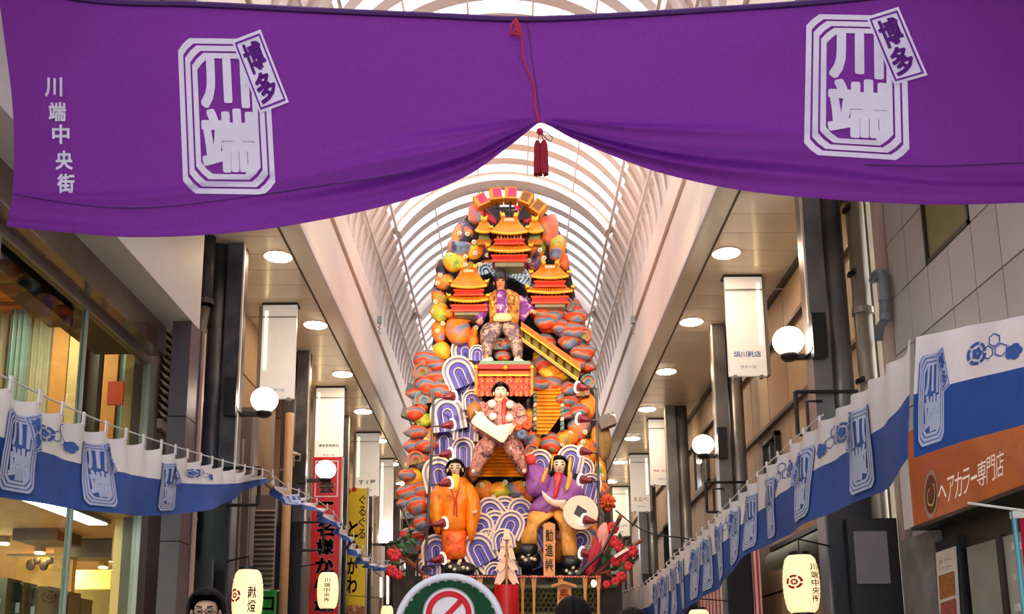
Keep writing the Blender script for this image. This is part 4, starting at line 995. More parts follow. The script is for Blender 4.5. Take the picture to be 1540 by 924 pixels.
# small blossoms and pearls stuck on the rocks
M_pearl = mat('blossom_cream', (226, 214, 180), rough=.5, emit=0.0)
b0 = None
def blossom(px, py, o=.48, r=.05):
    global b0
    p = F(px, py, o)
    if b0 is None:
        m_ = MB()
        for k in range(6):
            a = PI / 3 * k; m_.ball(p + (UX * math.cos(a) + UZ * math.sin(a)) * .028, .026, 6, (1, .6, 1))
        m_.ball(p - Vector((0, .02, 0)), .022, 6); b0 = m_.build('blossom', M_pearl, fl, smooth=True); b0p = p
        blossom.p = p
    else: share(b0, 'blossom', p - blossom.p, fl)
for x, y in ((691, 351), (703, 352), (713, 364), (715, 381), (700, 386), (678, 384), (733, 384), (662, 414), (658, 426), (655, 454), (652, 468), (666, 487), (658, 498), (716, 493), (662, 521), (650, 527), (700, 398), (722, 398), (806, 364), (812, 376), (795, 392), (640, 634), (655, 642), (631, 637), (848, 589), (858, 652), (812, 652), (877, 665), (725, 730), (760, 726), (785, 750), (790, 728), (742, 748), (640, 662), (632, 690), (846, 668), (866, 700), (900, 700), (905, 716), (896, 728), (622, 712), (612, 700), (818, 388), (838, 398), (880, 650), (735, 364), (870, 676), (893, 745)): blossom(x, y)

# wave crests: nested arches with legs, each band a little prouder than the next
def wave(cx, cy, r, leg, ang=0.0, pal='w', o=.45, bands=6, bend=0.0, name='wave_crest', parent=None, flame=False):
    pals = {'w': [M_creamp, M_wblue, M_wmid], 'l': [M_creamp, M_lblue, M_wblue], 'o': [M_or1, M_teal, M_gr1], 't': [M_teal, M_or1, M_slate], 'b': [mat('pale_water_blue', (190, 208, 222), rough=.5), M_lblue, mat('deep_water_blue', (50, 90, 140), rough=.5)]}[pal]
    if flame: pals = [mat('flame_red_b', (226, 58, 24), rough=.4), mat('flame_yellow', (250, 160, 50), rough=.4), M_or1]
    u = U(cy); R_ = r * u; Lg = leg * u; seg = 12
    c = F(cx, cy, o); ca, sa = math.cos(math.radians(ang)), math.sin(math.radians(ang))
    def loc(x, y, d):
        x = x + bend * (y / max(R_, .01)) ** 2 * R_ * .25 * (1 if y < 0 else 0)
        X, Y = x * ca - y * sa, x * sa + y * ca
        return c + UX * X + UZ * Y + UO * d
    # radii of the bands
    ws = ([.60, .50, .55, 1.2, .22, 1.0] if bands > 5 else [.7, .7, .7, .7, .7])[:bands]; tot = sum(ws) * 1.02
    rr_, mi = [1.0], []
    order = [0, 2, 0, 1, 0, 1, 0, 1] if bands > 5 else [0, 1, 0, 2, 0, 1, 0, 1]
    for i, w_ in enumerate(ws): rr_.append(rr_[-1] - w_ / tot); mi.append(order[i % 8])
    b = MB()
    for i in range(len(ws)):
        ra, rb = rr_[i] * R_, max(rr_[i + 1], 0.0) * R_; d = .10 - .012 * i if i % 2 == 0 else .075 - .012 * i
        def path(rad):
            q = [(-rad, -Lg)] + [(-rad, -Lg * (1 - j / 3)) for j in (1, 2)]
            q += [(-rad * math.cos(PI * j / seg), rad * math.sin(PI * j / seg) * 1.08) for j in range(seg + 1)]
            return q + [(rad, -Lg * (j / 3)) for j in (1, 2, 3)]
        pa_, pb_ = path(ra), path(rb); n = len(pa_)
        vs_ = [loc(x, y, d) for x, y in pa_] + [loc(x, y, d) for x, y in pb_] + [loc(x, y, -.12) for x, y in pa_]
        b.m = mi[i]
        b.add(vs_, [[j, j + 1, n + j + 1, n + j] for j in range(n - 1)] + [[2 * n + j, 2 * n + j + 1, j + 1, j] for j in range(n - 1)])
    return b.build(name, pals, parent or fl, smooth=False)
WV = [ # left cascade
 (700, 528, 16, 14, 8), (718, 532, 9, 10, 0), (690, 560, 18, 22, 22), (708, 566, 17, 26, -32), (685, 584, 18, 24, 12), (710, 602, 11, 14, 5), (673, 622, 19, 26, 10), (702, 640, 14, 24, -4), (668, 662, 17, 26, 2), (697, 676, 13, 26, 0), (660, 712, 18, 26, 14), (684, 706, 12, 10, -10), (646, 742, 14, 24, 4), (660, 760, 10, 16, -8), (656, 826, 16, 22, 6), (645, 858, 14, 18, -6), (672, 858, 14, 18, 4),
 # centre low
 (720, 826, 18, 22, 26), (736, 832, 20, 18, 40), (708, 846, 15, 16, 24), (724, 862, 14, 12, 10), (744, 862, 12, 12, -4), (704, 866, 12, 14, 20), (752, 845, 12, 16, 20), (768, 858, 12, 14, 0),
 # right, behind the seated doll
 (812, 697, 15, 16, 10), (858, 690, 15, 20, -14), (876, 706, 13, 20, -18), (862, 712, 12, 22, -10), (888, 728, 12, 26, -16), (878, 746, 14, 28, -8), (872, 812, 13, 26, -30), (858, 796, 10, 20, -26), (812, 800, 11, 24, 24), (806, 838, 9, 16, 20), (884, 836, 12, 20, -24)]
for i, a in enumerate(WV): wave(a[0], a[1] + 2, a[2] * 1.34, a[3], a[4], pal='w', o=.30 + .13 * ((i * 3) % 4))
for i, a in enumerate(((716, 772, 17, 14, 30), (738, 768, 18, 16, 36), (760, 766, 18, 16, 34), (783, 768, 17, 14, 28), (722, 792, 18, 18, -30), (744, 788, 18, 18, -26), (768, 788, 18, 18, -24), (792, 790, 16, 18, -24), (733, 812, 15, 12, -10), (757, 812, 15, 12, 8))):
    wave(a[0], a[1] + 3, a[2] * 1.15, a[3], a[4], pal='w', o=.36 + .13 * ((i + i // 4) % 2) + .26 * (i // 4) * .5)
for a in ((731, 410, 9, 4, 20), (742, 410, 10, 4, -60), (770, 414, 10, 6, -20), (780, 418, 11, 6, -40), (791, 422, 9, 6, -60), (799, 434, 6, 2, 0), (799, 452, 6, 2, 0)): wave(a[0], a[1], a[2] * 1.3, a[3], a[4], pal='b', o=.3, bands=5)
# painted cloud scales
for i, (x, y, r_, a) in enumerate([(812, 468, 12, 40), (832, 474, 11, 10), (850, 462, 11, -20), (866, 476, 11, -30), (820, 484, 12, 50), (842, 490, 12, 20), (862, 496, 13, -10), (878, 506, 10, -30), (856, 514, 12, 30), (876, 530, 11, -20), (886, 552, 9, -30), (868, 548, 10, 10), (884, 576, 10, -20), (790, 578, 8, 30), (808, 578, 12, 20), (830, 578, 12, 0), (856, 584, 11, -10), (876, 592, 9, 20), (856, 604, 11, 10), (870, 618, 10, -30), (856, 624, 9, 30), (842, 600, 6, 0), (752, 522, 9, 20), (762, 516, 9, -10), (756, 536, 10, 10),
        (640, 540, 12, 20), (656, 548, 12, -10), (636, 562, 12, 30), (658, 566, 13, 0), (642, 580, 12, -20), (626, 592, 11, 20), (660, 586, 12, 30), (638, 604, 13, 10), (624, 622, 9, 0), (626, 650, 11, 20), (620, 672, 10, -10), (640, 672, 11, 30), (626, 694, 12, 10), (612, 716, 11, 20), (618, 742, 12, 10), (608, 758, 10, -10), (628, 760, 13, 10), (616, 776, 11, 0), (636, 786, 12, -10), (622, 802, 11, 20), (632, 738, 11, -20), (780, 650, 9, 20), (800, 682, 10, 0), (790, 640, 9, 30)]):
    if i % 5 == 2: wave(x, y, r_ * 1.1, 5, a + 14 * math.sin(i * 5.1), pal='o' if i % 2 else 't', o=.50, bands=4, name='cloud_scale')
    else: rock(x, y, r_ * (1.5 + .25 * math.sin(i * 2.3)), r_ * (1.05 + .2 * math.sin(i * 3.1)), 's', .42 + .06 * math.sin(i * 3.7), 'cloud_scale')

# orange stepped cascades
M_step = mat('orange_step', (246, 146, 26), rough=.4, var=.15, scale=10); M_step2 = mat('orange_step_edge', (232, 100, 30), rough=.5, var=.1)
def cascade(rows_, o, name='cascade'):
    c_ = thing.__call__ if False else None
    n = len(rows_) - 1; base = None
    for i in range(n):
        (y0, xa, xb), (y1, xc, xd) = rows_[i], rows_[i + 1]
        b = MB(); q = [(xa, y0), (xb, y0), (xd, y1), (xc, y1)]
        f_ = [F(x, y, o + .03 + (.05 if y == y1 else 0)) for x, y in q]; k_ = [F(x, y, o - .2) for x, y in q]
        b.add(f_ + k_, [(0, 1, 2, 3), (4, 7, 6, 5), (0, 4, 5, 1), (1, 5, 6, 2), (2, 6, 7, 3), (3, 7, 4, 0)])
        b.build('cascade_step', M_step if i % 3 else M_step, fl)
cascade([(582 + i * 5.5, 807, 843 - max(0, i - 8) * 4) for i in range(14)], .5)
cascade([(660 + i * 5.2, lerp(744, 720, i / 11), lerp(750, 788, i / 11)) for i in range(12)], .35)
for x0, x1 in ((802, 807), (843, 848)):
    for i in range(9): puff([(x0, 586 + i * 7), (x1, 584 + i * 7), (x1 + 1, 591 + i * 7), (x0 - 1, 592 + i * 7)], .5, .06, 'foam', M_teal if i % 3 else M_creamp, fl, k=1)

# bridge
def bx(q, o0, o1, name, m, parent):
    a = [F(x, y, o1) for x, y in q]; b = [F(x, y, o0) for x, y in q]; n = len(q)
    return MB().add(a + b, [list(range(n)), list(range(2 * n - 1, n - 1, -1))] + [[(i + 1) % n, i, i + n, (i + 1) % n + n] for i in range(n)]).build(name, m, parent)
def para(t0, t1, s0, s1):
    A, B, D = (784, 484), (873, 547), (786, 514); E_ = (868, 574)
    f_ = lambda s, t: (lerp(lerp(A[0], B[0], s), lerp(D[0], E_[0], s), t), lerp(lerp(A[1], B[1], s), lerp(D[1], E_[1], s), t))
    return [f_(s0, t0), f_(s1, t0), f_(s1, t1), f_(s0, t1)]
br = thing('gallery_bridge', 'sloping golden gallery bridge with pale green panes right of the standing doll', 'bridge', F(868, 574, .7))
bx(para(0, .30, 0, 1), .45, .95, 'roof', M_gold, br); bx(para(.30, .40, -.02, 1.02), .4, 1.0, 'eave', M_goldb, br)
bx(para(.42, .80, 0, 1), .5, .62, 'pane', mat('pale_green_pane', (170, 184, 110), rough=.3, var=.3, scale=8), br)
bx(para(.80, .92, -.01, 1.01), .45, .85, 'rail', M_goldb, br); bx(para(.94, 1.0, 0, 1), .45, .8, 'sill', M_creamp, br)
for i in range(8): bx(para(.40, .82, i / 7 - .012, i / 7 + .012), .55, .74, 'post', M_gold, br)
for i in range(22): bx(para(.02, .30, i / 21 - .006, i / 21 + .006), .9, .99, 'roof_rib', M_step2, br)

# palaces
def palace(cx, yt, w1, w2, label, hts, side=False):
    """hts: ridge, eave1, wall1 bottom, rail1 bottom, eave2, wall2 bottom, rail2 bottom, base bottom"""
    t = thing('palace', label, 'palace', F(cx, hts[7], .5)); o = .35
    def roof(xc, ya, yb, wa, wb, dpt=.55):
        n = 14
        def rp(u, v, e=0.0):
            sag = math.sin(u * PI) ; wv = lerp(wa, wb, v ** 1.5)
            px = xc + (u * 2 - 1) * wv; py = lerp(ya, yb, v) + (1 - sag) * -3.0 * v
            return F(px, py, o + lerp(.12, dpt, v ** .8) + e)
        b = MB(); b.grid(lambda u, v: rp(u, v), n, 6)
        b.grid(lambda u, v: F(xc + (u * 2 - 1) * wb, yb + (1 - math.sin(u * PI)) * -3, o + dpt - v * (dpt + .3)), n, 1)
        b.grid(lambda u, v: F(xc + (u * 2 - 1) * wa, ya, o + .12 - v * .4), n, 1)
        for e in (0, 1): b.grid(lambda u, v: (rp(e, v) + Vector((0, .36 * u, 0))), 3, 6)
        b.build('roof', M_gold, t)
        r_ = MB()
        for i in range(17): r_.tube([rp(i / 16, j / 4, .012) for j in range(5)], .016, 5)
        r_.build('roof_tiles', M_step, t, kind='stuff')
        MB().tube([rp(i / 10, 1.0, .02) + Vector((0, 0, -.01)) for i in range(11)], .026, 6).build('eave_edge', M_goldb, t)
    def wall(ya, yb, wd, m, d=.25, posts=8):
        a, b_ = F(cx - wd, yb, o + d), F(cx + wd, ya, o + d)
        MB().box(a.x, b_.x, a.y, a.y + .36, a.z, b_.z).build('wall', m, t)
        for i in range(posts):
            x = lerp(a.x, b_.x, (i + .5) / posts); MB().tube([(x, a.y - .03, a.z), (x, a.y - .03, b_.z)], .02, 6).build('post', M_creamp if i % 2 else M_goldb, t)
    def rail(ya, yb, wd, d=.42):
        a, b_ = F(cx - wd, yb, o + d), F(cx + wd, ya, o + d)
        MB().box(a.x, b_.x, a.y, a.y + .43, a.z, b_.z).build('balcony', M_redl, t)
        MB().box(a.x - .02, b_.x + .02, a.y - .02, a.y + .015, b_.z - .014, b_.z + .014).box(a.x - .02, b_.x + .02, a.y - .02, a.y + .015, a.z - .014, a.z + .01).build('hand_rail', mat('orange_red', (236, 80, 30), rough=.4), t)
    M_in = mat('palace_wall', (150, 60, 46), rough=.6, var=.3, scale=12)
    roof(cx, hts[0], hts[1], w1 * .42, w1); wall(hts[1], hts[2], w1 * .72, M_in); rail(hts[2], hts[3], w1 * .78)
    roof(cx, hts[3], hts[4], w1 * .85, w2, .65); wall(hts[4], hts[5], w1 * .85, M_in, .3); rail(hts[5], hts[6], w1 * .95, .5)
    a, b_ = F(cx - w1 * .8, hts[7], o + .45), F(cx + w1 * .8, hts[6], o + .45)
    MB().box(a.x, b_.x, a.y, a.y + .5, a.z, b_.z).build('plinth', mat('stone_grey_green', (150, 146, 116), rough=.7, var=.2, scale=8), t)
    for s_ in (-1, 1):   # ridge fish and corner ornaments
        for (dx, y, h_) in ((w1 * .34, hts[0] + 2, 7), (w1 * .98, hts[1] - 3, 5), (w2 * .98, hts[4] - 3, 5)):
            x = cx + s_ * dx; MB().slab([F(x - s_ * 3, y, o + .3), F(x + s_ * 2.5, y + 1, o + .3), F(x + s_ * 5, y - h_, o + .3), F(x + s_ * 1, y - h_ * .45, o + .3), F(x - s_ * 1, y - h_ * .7, o + .3)], (0, -1, 0), .14).build('ridge_ornament', M_goldb, t)
    for i in range(4): MB().ball(F(cx - 6 + i * 4, hts[0] + 3, o + .36), .035, 8).build('ridge_bead', M_creamp, t, smooth=True)
    if side:
        for s_ in (-1, 1):
            xc = cx + s_ * 38
            roof(xc, 335, 349, 6, 13, .4)
            a, b_ = F(xc - 8, 360, o + .1), F(xc + 8, 349, o + .1); MB().box(a.x, b_.x, a.y, a.y + .28, a.z, b_.z).build('side_wall', mat('pale_green_wall', (150, 170, 110), rough=.5, var=.3, scale=10), t)
            a, b_ = F(xc - 10, 368, o + .2), F(xc + 10, 360, o + .2); MB().box(a.x, b_.x, a.y, a.y + .28, a.z, b_.z).build('side_balcony', M_gold, t)
            MB().slab([F(xc - 4, 336, o + .3), F(xc + 4, 336, o + .3), F(xc + 6, 328, o + .3), F(xc + 1, 332, o + .3), F(xc - 5, 329, o + .3)], (0, -1, 0), .12).build('ridge_ornament', M_goldb, t)
palace(766, 327, 27, 32, 'topmost two-tier golden palace with small side pavilions on the float', (328, 351, 361, 367, 378, 385, 393, 401), True)
palace(705, 404, 27, 29, 'golden two-tier palace left of the standing doll on the float', (405, 432, 437, 444, 453, 460, 468, 474))
palace(827, 400, 28, 34, 'golden two-tier palace right of the standing doll on the float', (399, 418, 424, 431, 440, 447, 456, 462))

# paper lanterns at the top
fan = thing('lantern_fan', 'fan of five orange and pink box lanterns crowning the float', 'lantern', F(765, 335, .2))
for i, (x, y, a, s_) in enumerate(((724, 305, -28, 9), (746, 296, -8, 9), (768, 295, 3, 9), (791, 302, 24, 9), (809, 315, 38, 9.5))):
    c = F(x, y, .35); u = U(y); a_ = math.radians(a); ax = (UX * math.cos(a_) - UZ * math.sin(a_)) * s_ * u; az = (UX * math.sin(a_) + UZ * math.cos(a_)) * s_ * u
    root_ = MB().obox(c, ax, UO * .14, az).build('box_lantern', mat('orange_paper', (222, 140, 30), rough=.6, var=.2, scale=8), fan)
    MB().obox(c + UO * .145 + ax * (.2 if i < 3 else -.1) + az * .1, ax * .62, UO * .006, az * .72).build('paper_panel', mat('pink_paper', (240, 40, 90), rough=.6, emit=.1, ecol=(255, 40, 90)) if i < 3 else mat('brown_figure', (130, 80, 20), rough=.6), root_)
    for k in (-1, 1): MB().obox(c + az * k, ax * 1.06, UO * .15, az * .06).build('rim', M_gold, root_)
    MB().tube([c - az, F(765 + (x - 765) * .35, 334, .2)], .03, 6).build('stick', M_black, fan)
MB().tube([F(740, 313, .15), F(775, 313, .15)], .03, 6).tube([F(745, 322, .15), F(768, 322, .15)], .02, 6).build('cross_stick', M_black, fan)
for pts in (((728, 312), (738, 318), (748, 334), (742, 338), (730, 326)), ((786, 330), (800, 322), (806, 326), (792, 337))): puff(list(pts), .2, .1, 'red_plume', mat('crimson', (190, 20, 50), rough=.6, var=.3, scale=10), fan, wrinkle=.03, wf=.9)
puff([(773, 309), (782, 312), (780, 318), (776, 315)], .2, .04, 'pink_ribbon', mat('pink_paper', (240, 40, 90)), fan)
puff([(815, 306), (823, 308), (822, 315), (816, 318)], .3, .06, 'pink_flower', mat('pink_paper', (240, 40, 90)), fan)

# red platform under the standing doll
pf_ = thing('stage_platform', 'red lacquered platform with gold trim under the standing doll', 'platform', F(759, 592, .9))
bx([(722, 543), (797, 543), (799, 550), (720, 550)], .2, 1.15, 'top', mat('green_felt', (120, 150, 120), rough=.7), pf_)
bx([(716, 548), (802, 548), (801, 555), (717, 555)], .2, 1.2, 'upper_beam', M_redl, pf_)
bx([(719, 555), (799, 555), (798, 563), (720, 563)], .2, 1.1, 'frieze', mat('flame_orange', (232, 84, 24), rough=.4, var=.2, scale=8), pf_)
bx([(718, 563), (799, 563), (797, 566), (719, 566)], .2, 1.14, 'gold_line', M_goldb, pf_)
bx([(716, 564), (801, 564), (798, 594), (716, 594)], .2, 1.05, 'panel', mat('flame_red', (200, 34, 20), rough=.4, var=.15, scale=8), pf_)
for r_ in range(3):
    for i in range(6):
        x = 722 + i * 14.5 + (7 if r_ % 2 else 0)
        if x > 797: continue
        wave(x, 575 + r_ * 8, 6.2, 7, 0, 'o', 1.0, 3, name='flame_arch', parent=pf_, flame=True)
for x in (716, 800): bx([(x - 2, 549), (x + 2, 549), (x + 2, 594), (x - 2, 594)], .9, 1.22, 'corner_post', M_gold, pf_)
for x in (716, 760, 800): MB().ball(F(x, 553, 1.22), .05, 8).build('boss', M_goldb, pf_, smooth=True)

# ------------------------------------------------------------------ figures
M_skin = mat('doll_skin', (250, 218, 190), rough=.5, var=.04); M_skin2 = mat('doll_skin_red', (244, 156, 108), rough=.5, var=.05)
M_hair = mat('black_hair', (22, 18, 19), rough=.75, spec=.2, var=.3, scale=20)
def figure(parent, J, s, m, name='body', hands=True, hd=1.0):
    """one continuous body grown over a skeleton; J: world joints; s: height/1.75"""
    names = ['pelvis', 'waist', 'chest', 'neck', 'jaw', 'brow', 'crown']
    rad = dict(pelvis=.14, waist=.12, chest=.15, neck=.055, jaw=.068, brow=.10, crown=.062)
    vs_, ed, rr = [], [], []
    idx = {}
    def v(n, p, r, par=None):
        idx[n] = len(vs_); vs_.append(Vector(p)); rr.append(r * s)
        if par is not None: ed.append((idx[par], idx[n]))
    up = (J['head'] - J['neck']).normalized()
    v('pelvis', J['pelvis'], .14); v('waist', J['pelvis'].lerp(J['neck'], .42), .115, 'pelvis'); v('chest', J['pelvis'].lerp(J['neck'], .80), .145, 'waist')
    v('neck', J['neck'] + up * .02 * s, .052, 'chest'); v('jaw', J['head'] - up * .06 * s * hd, .066 * hd, 'neck'); v('brow', J['head'] + up * .03 * s * hd, .088 * hd, 'jaw'); v('crown', J['head'] + up * .085 * s * hd, .055 * hd, 'brow')
    for S_ in 'LR':
        sg_ = -1 if S_ == 'L' else 1
        v('sh' + S_, J['sh' + S_], .062, 'chest'); v('el' + S_, J['el' + S_], .045, 'sh' + S_); v('wr' + S_, J['wr' + S_], .030, 'el' + S_)
        d = (J['wr' + S_] - J['el' + S_]).normalized(); pl = J['wr' + S_] + d * .06 * s; v('pa' + S_, pl, .034, 'wr' + S_)
        if hands:
            sd = d.cross(Vector((0, 1, 0))); sd = (sd if sd.length > .1 else Vector((1, 0, 0))).normalized() * sg_; cu = Vector((0, -1, 0))
            for k, (off, ln) in enumerate(((-.028, .070), (-.010, .082), (.010, .078), (.027, .060))):
                v('f%d' % k + S_, pl + d * .045 * s + sd * off * s, .0095, 'pa' + S_); v('g%d' % k + S_, pl + (d * (.045 + ln * .55) + sd * off * 1.1 + cu * .008) * s, .0088, 'f%d' % k + S_); v('h%d' % k + S_, pl + (d * (.045 + ln * .85) + sd * off * 1.1 + cu * .028) * s, .0075, 'g%d' % k + S_)
            v('t0' + S_, pl + (-d * .01 - sd * .042) * s, .011, 'pa' + S_); v('t1' + S_, pl + (d * .03 - sd * .062 + cu * .01) * s, .009, 't0' + S_)
        v('hi' + S_, J['hi' + S_], .088, 'pelvis'); v('kn' + S_, J['kn' + S_], .062, 'hi' + S_); v('cf' + S_, J['kn' + S_].lerp(J['an' + S_], .35), .056, 'kn' + S_); v('an' + S_, J['an' + S_], .038, 'cf' + S_)
        v('to' + S_, J['an' + S_] + (J.get('toe', Vector((0, -.16, -.05))) * s), .035, 'an' + S_)
    o0 = wl(parent); me = bpy.data.meshes.new(name); me.from_pydata([p - o0 for p in vs_], ed, []); me.materials.append(m)
    o = bpy.data.objects.new(name, me); place(o, parent, o0)
    sk = o.modifiers.new('skin', 'SKIN'); sk.use_smooth_shade = True
    for i, d_ in enumerate(me.skin_vertices[0].data): d_.radius = (rr[i], rr[i]); d_.use_root = (i == 0)
    sb = o.modifiers.new('subsurf', 'SUBSURF'); sb.levels = 1; sb.render_levels = 2
    return o
def face(parent, head, s, fwd=Vector((0, -1, 0)), brow=True, lip=(200, 40, 40)):
    k_ = RS[0]; RS[0] = 1.0; s = s * k_
    fwd = fwd.normalized(); rt = fwd.cross(Vector((0, 0, 1))).normalized(); upv = rt.cross(fwd).normalized() * 1.0
    f0 = head + fwd * .074 * s
    for k in (-1, 1):
        MB().ball(f0 + rt * k * .032 * s + upv * .005 * s, .013 * s, 8, (1.3, .5, .6)).build('eye', M_black, parent, smooth=True)
        MB().bar(f0 + rt * k * .016 * s + upv * .032 * s + fwd * .008 * s, f0 + rt * k * .05 * s + upv * .038 * s + fwd * .0 * s, .012 * s, .007 * s).build('eyebrow', M_hair, parent)
        MB().ball(head + rt * k * .088 * s - fwd * .0 + upv * -.005 * s, .022 * s, 8, (.5, 1, 1.3)).build('ear', parent.get('_skin') and MATS[parent['_skin']] or M_skin, parent, smooth=True)
    MB().tube([f0 + upv * .01 * s + fwd * .004 * s, f0 - upv * .022 * s + fwd * .028 * s, f0 - upv * .034 * s + fwd * .006 * s], [.006 * s, .013 * s, .008 * s], 8).build('nose', MATS[parent['_skin']] if parent.get('_skin') else M_skin, parent, smooth=True)
    MB().ball(f0 - upv * .056 * s - fwd * .004 * s, .016 * s, 8, (1.3, .5, .45)).build('mouth', mat('lip_%d' % lip[0], lip, rough=.5), parent, smooth=True); RS[0] = k_
def hair_cap(parent, head, s, fwd=Vector((0, -1, 0)), m=None, low=.0, wide=1.0, name='hair'):
    """hair over crown, sides and nape, leaving the face free"""
    s = s * RS[0]
    fwd = fwd.normalized(); rt = fwd.cross(Vector((0, 0, 1))).normalized(); upv = Vector((0, 0, 1))
    b = MB(); nu, nv = 24, 10
    def f(u, v):
        a = lerp(-PI, PI, u)          # 0 = front
        front = max(0, math.cos(a)); lim = lerp(math.radians(128 + low), math.radians(52), smooth(front, .12, .62))
        th = v * lim; r = .108 * s * (1 + .05 * math.sin(a * 9) * v)
        return head + upv * (.018 * s + r * 1.08 * math.cos(th)) + (fwd * math.cos(a) + rt * math.sin(a) * wide) * r * math.sin(th)
    b.grid(f, nu, nv); o = b.build(name, m or M_hair, parent, smooth=True)
    modify(o, 'SOLIDIFY', thickness=.012 * s, offset=1.0); return o
def dollJ(d): return {k: F(*v) for k, v in d.items()}

# standing doll in purple and brown fur on the red platform
A = thing('warrior_doll', 'standing doll with a black cap, purple sleeves and brown fur vest on the red platform', 'doll', F(755, 545, .95)); A['_skin'] = 'doll_skin_red'
JA = dollJ(dict(pelvis=(755, 482, .62), neck=(753, 437, .62), head=(752.5, 426, .70), shL=(742, 443, .6), shR=(766, 443, .6), elL=(728, 462, .6), wrL=(722, 478, .75), elR=(782, 458, .6), wrR=(797, 466, .75), hiL=(747, 485, .6), hiR=(763, 485, .6), knL=(734, 510, .75), knR=(775, 510, .75), anL=(732, 538, .7), anR=(780, 538, .7)))
figure(A, JA, 1.2 * K, M_skin2, hd=1.3); face(A, JA['head'], 1.55)
M_fur = rampmat('brown_fur', [(.35, (110, 60, 20)), (.5, (190, 120, 40)), (.65, (226, 170, 80))], scale=7, dist=1.5, rough=.8, bump=.8)
M_purk = rampmat('purple_patterned_cloth', [(.40, (96, 34, 110)), (.55, (140, 60, 160)), (.60, (226, 190, 190)), (.66, (110, 40, 130))], scale=5, dist=1.5, rough=.6)
M_hak = rampmat('brocade_brown_grey', [(.35, (90, 70, 76)), (.5, (140, 110, 110)), (.58, (210, 180, 150)), (.66, (100, 70, 80))], scale=9, dist=1, rough=.6, bump=.5)
puff([(748, 436), (760, 436), (768, 450), (768, 474), (742, 474), (741, 450)], .62, .24, 'kimono', M_purk, A, wrinkle=.02)
puff([(748, 435), (741, 439), (734, 448), (735, 470), (738, 490), (747, 484), (748, 460)], .66, .26, 'vest_side', M_fur, A, wrinkle=.04, wf=.8)
puff([(760, 436), (772, 438), (782, 447), (782, 470), (778, 490), (766, 484), (762, 460)], .66, .26, 'vest_side', M_fur, A, wrinkle=.04, wf=.8)
puff([(735, 446), (724, 450), (716, 462), (714, 480), (721, 492), (731, 478), (736, 462)], .62, .2, 'sleeve', M_purk, A, wrinkle=.03, wf=.6)
puff([(780, 444), (796, 452), (807, 466), (796, 474), (786, 486), (779, 476), (777, 458)], .62, .2, 'sleeve', M_purk, A, wrinkle=.03, wf=.6)
puff([(742, 472), (768, 472), (769, 483), (742, 484)], .80, .12, 'sash', mat('cream_brocade', (226, 196, 140), rough=.6, var=.2, scale=12), A, k=2)
puff([(742, 482), (754, 484), (756, 496), (747, 512), (740, 530), (737, 542), (727, 542), (723, 520), (722, 498), (730, 487)], .66, .26, 'trouser_leg', M_hak, A, wrinkle=.03, wf=.6)
puff([(756, 484), (768, 482), (781, 490), (787, 512), (786, 530), (784, 546), (774, 542), (769, 525), (762, 508), (754, 496)], .66, .26, 'trouser_leg', M_hak, A, wrinkle=.03, wf=.6)
puff([(738, 537), (742, 541), (740, 546), (722, 546), (726, 541)], .9, .12, 'sock', M_creamp, A, k=2); puff([(774, 538), (780, 538), (790, 544), (788, 548), (773, 547)], .9, .12, 'sock', M_creamp, A, k=2)
puff([(743, 424), (744, 412), (750, 405), (757, 404), (762, 412), (763, 424), (757, 420), (749, 420)], .72, .2, 'cap', M_black, A)
for x in (745, 761): puff([(x - 2, 418), (x + 2, 418), (x + 2, 434), (x - 1, 436)], .66, .12, 'side_lock', M_hair, A, k=2)

# priest doll reading the scroll
FO[0] = .42
B = thing('priest_doll', 'doll in mottled pink and brown robe with white pompoms unrolling a cream scroll', 'doll', F(750, 720, .95)); B['_skin'] = 'doll_skin'
JB = dollJ(dict(pelvis=(752, 655, .6), neck=(753, 602, .68), head=(753, 592, .8), shL=(738, 610, .65), shR=(770, 610, .65), elL=(722, 625, .75), wrL=(718, 622, .98), elR=(784, 628, .7), wrR=(770, 646, .95), hiL=(742, 660, .6), hiR=(764, 660, .6), knL=(722, 682, .75), knR=(782, 682, .75), anL=(712, 708, .7), anR=(788, 708, .7)))
figure(B, JB, 1.25 * K, M_skin, hd=1.35); face(B, JB['head'], 1.65)
M_mot = rampmat('mottled_robe', [(.32, (70, 40, 44)), (.44, (150, 96, 90)), (.52, (226, 150, 130)), (.58, (120, 80, 90)), (.66, (232, 190, 160)), (.75, (190, 60, 50))], scale=9, dist=1.2, rough=.6, bump=.6)
puff([(742, 600), (764, 600), (780, 610), (788, 630), (782, 660), (766, 672), (740, 672), (722, 656), (718, 630), (726, 610)], .62, .34, 'robe', M_mot, B, wrinkle=.05, wf=.6)
puff([(728, 604), (714, 612), (707, 628), (712, 650), (726, 650), (736, 628)], .66, .24, 'sleeve', M_mot, B, wrinkle=.04, wf=.6)
puff([(778, 606), (790, 616), (795, 636), (788, 652), (776, 648), (772, 628)], .66, .24, 'sleeve', M_mot, B, wrinkle=.04, wf=.6)
puff([(735, 655), (748, 662), (744, 680), (728, 700), (720, 716), (706, 716), (710, 690), (716, 668)], .64, .28, 'trouser_leg', M_mot, B, wrinkle=.04, wf=.6)
puff([(756, 662), (772, 655), (786, 668), (790, 690), (793, 712), (780, 712), (768, 690), (758, 678)], .64, .28, 'trouser_leg', M_mot, B, wrinkle=.04, wf=.6)
puff([(742, 604), (748, 585), (758, 585), (765, 604), (754, 612)], .62, .2, 'collar', mat('cream_brocade', (226, 196, 140)), B, k=2)
puff([(755, 602), (762, 602), (760, 640), (754, 640)], .92, .06, 'red_band', M_redl, B, k=2)
for x, y in ((740, 608), (767, 609), (741, 627), (766, 629)): MB().ball(F(x, y, 1.0), .085, 12).build('pompom', mat('white_pompom', (246, 236, 226), rough=.9, var=.1, scale=30), B, smooth=True)
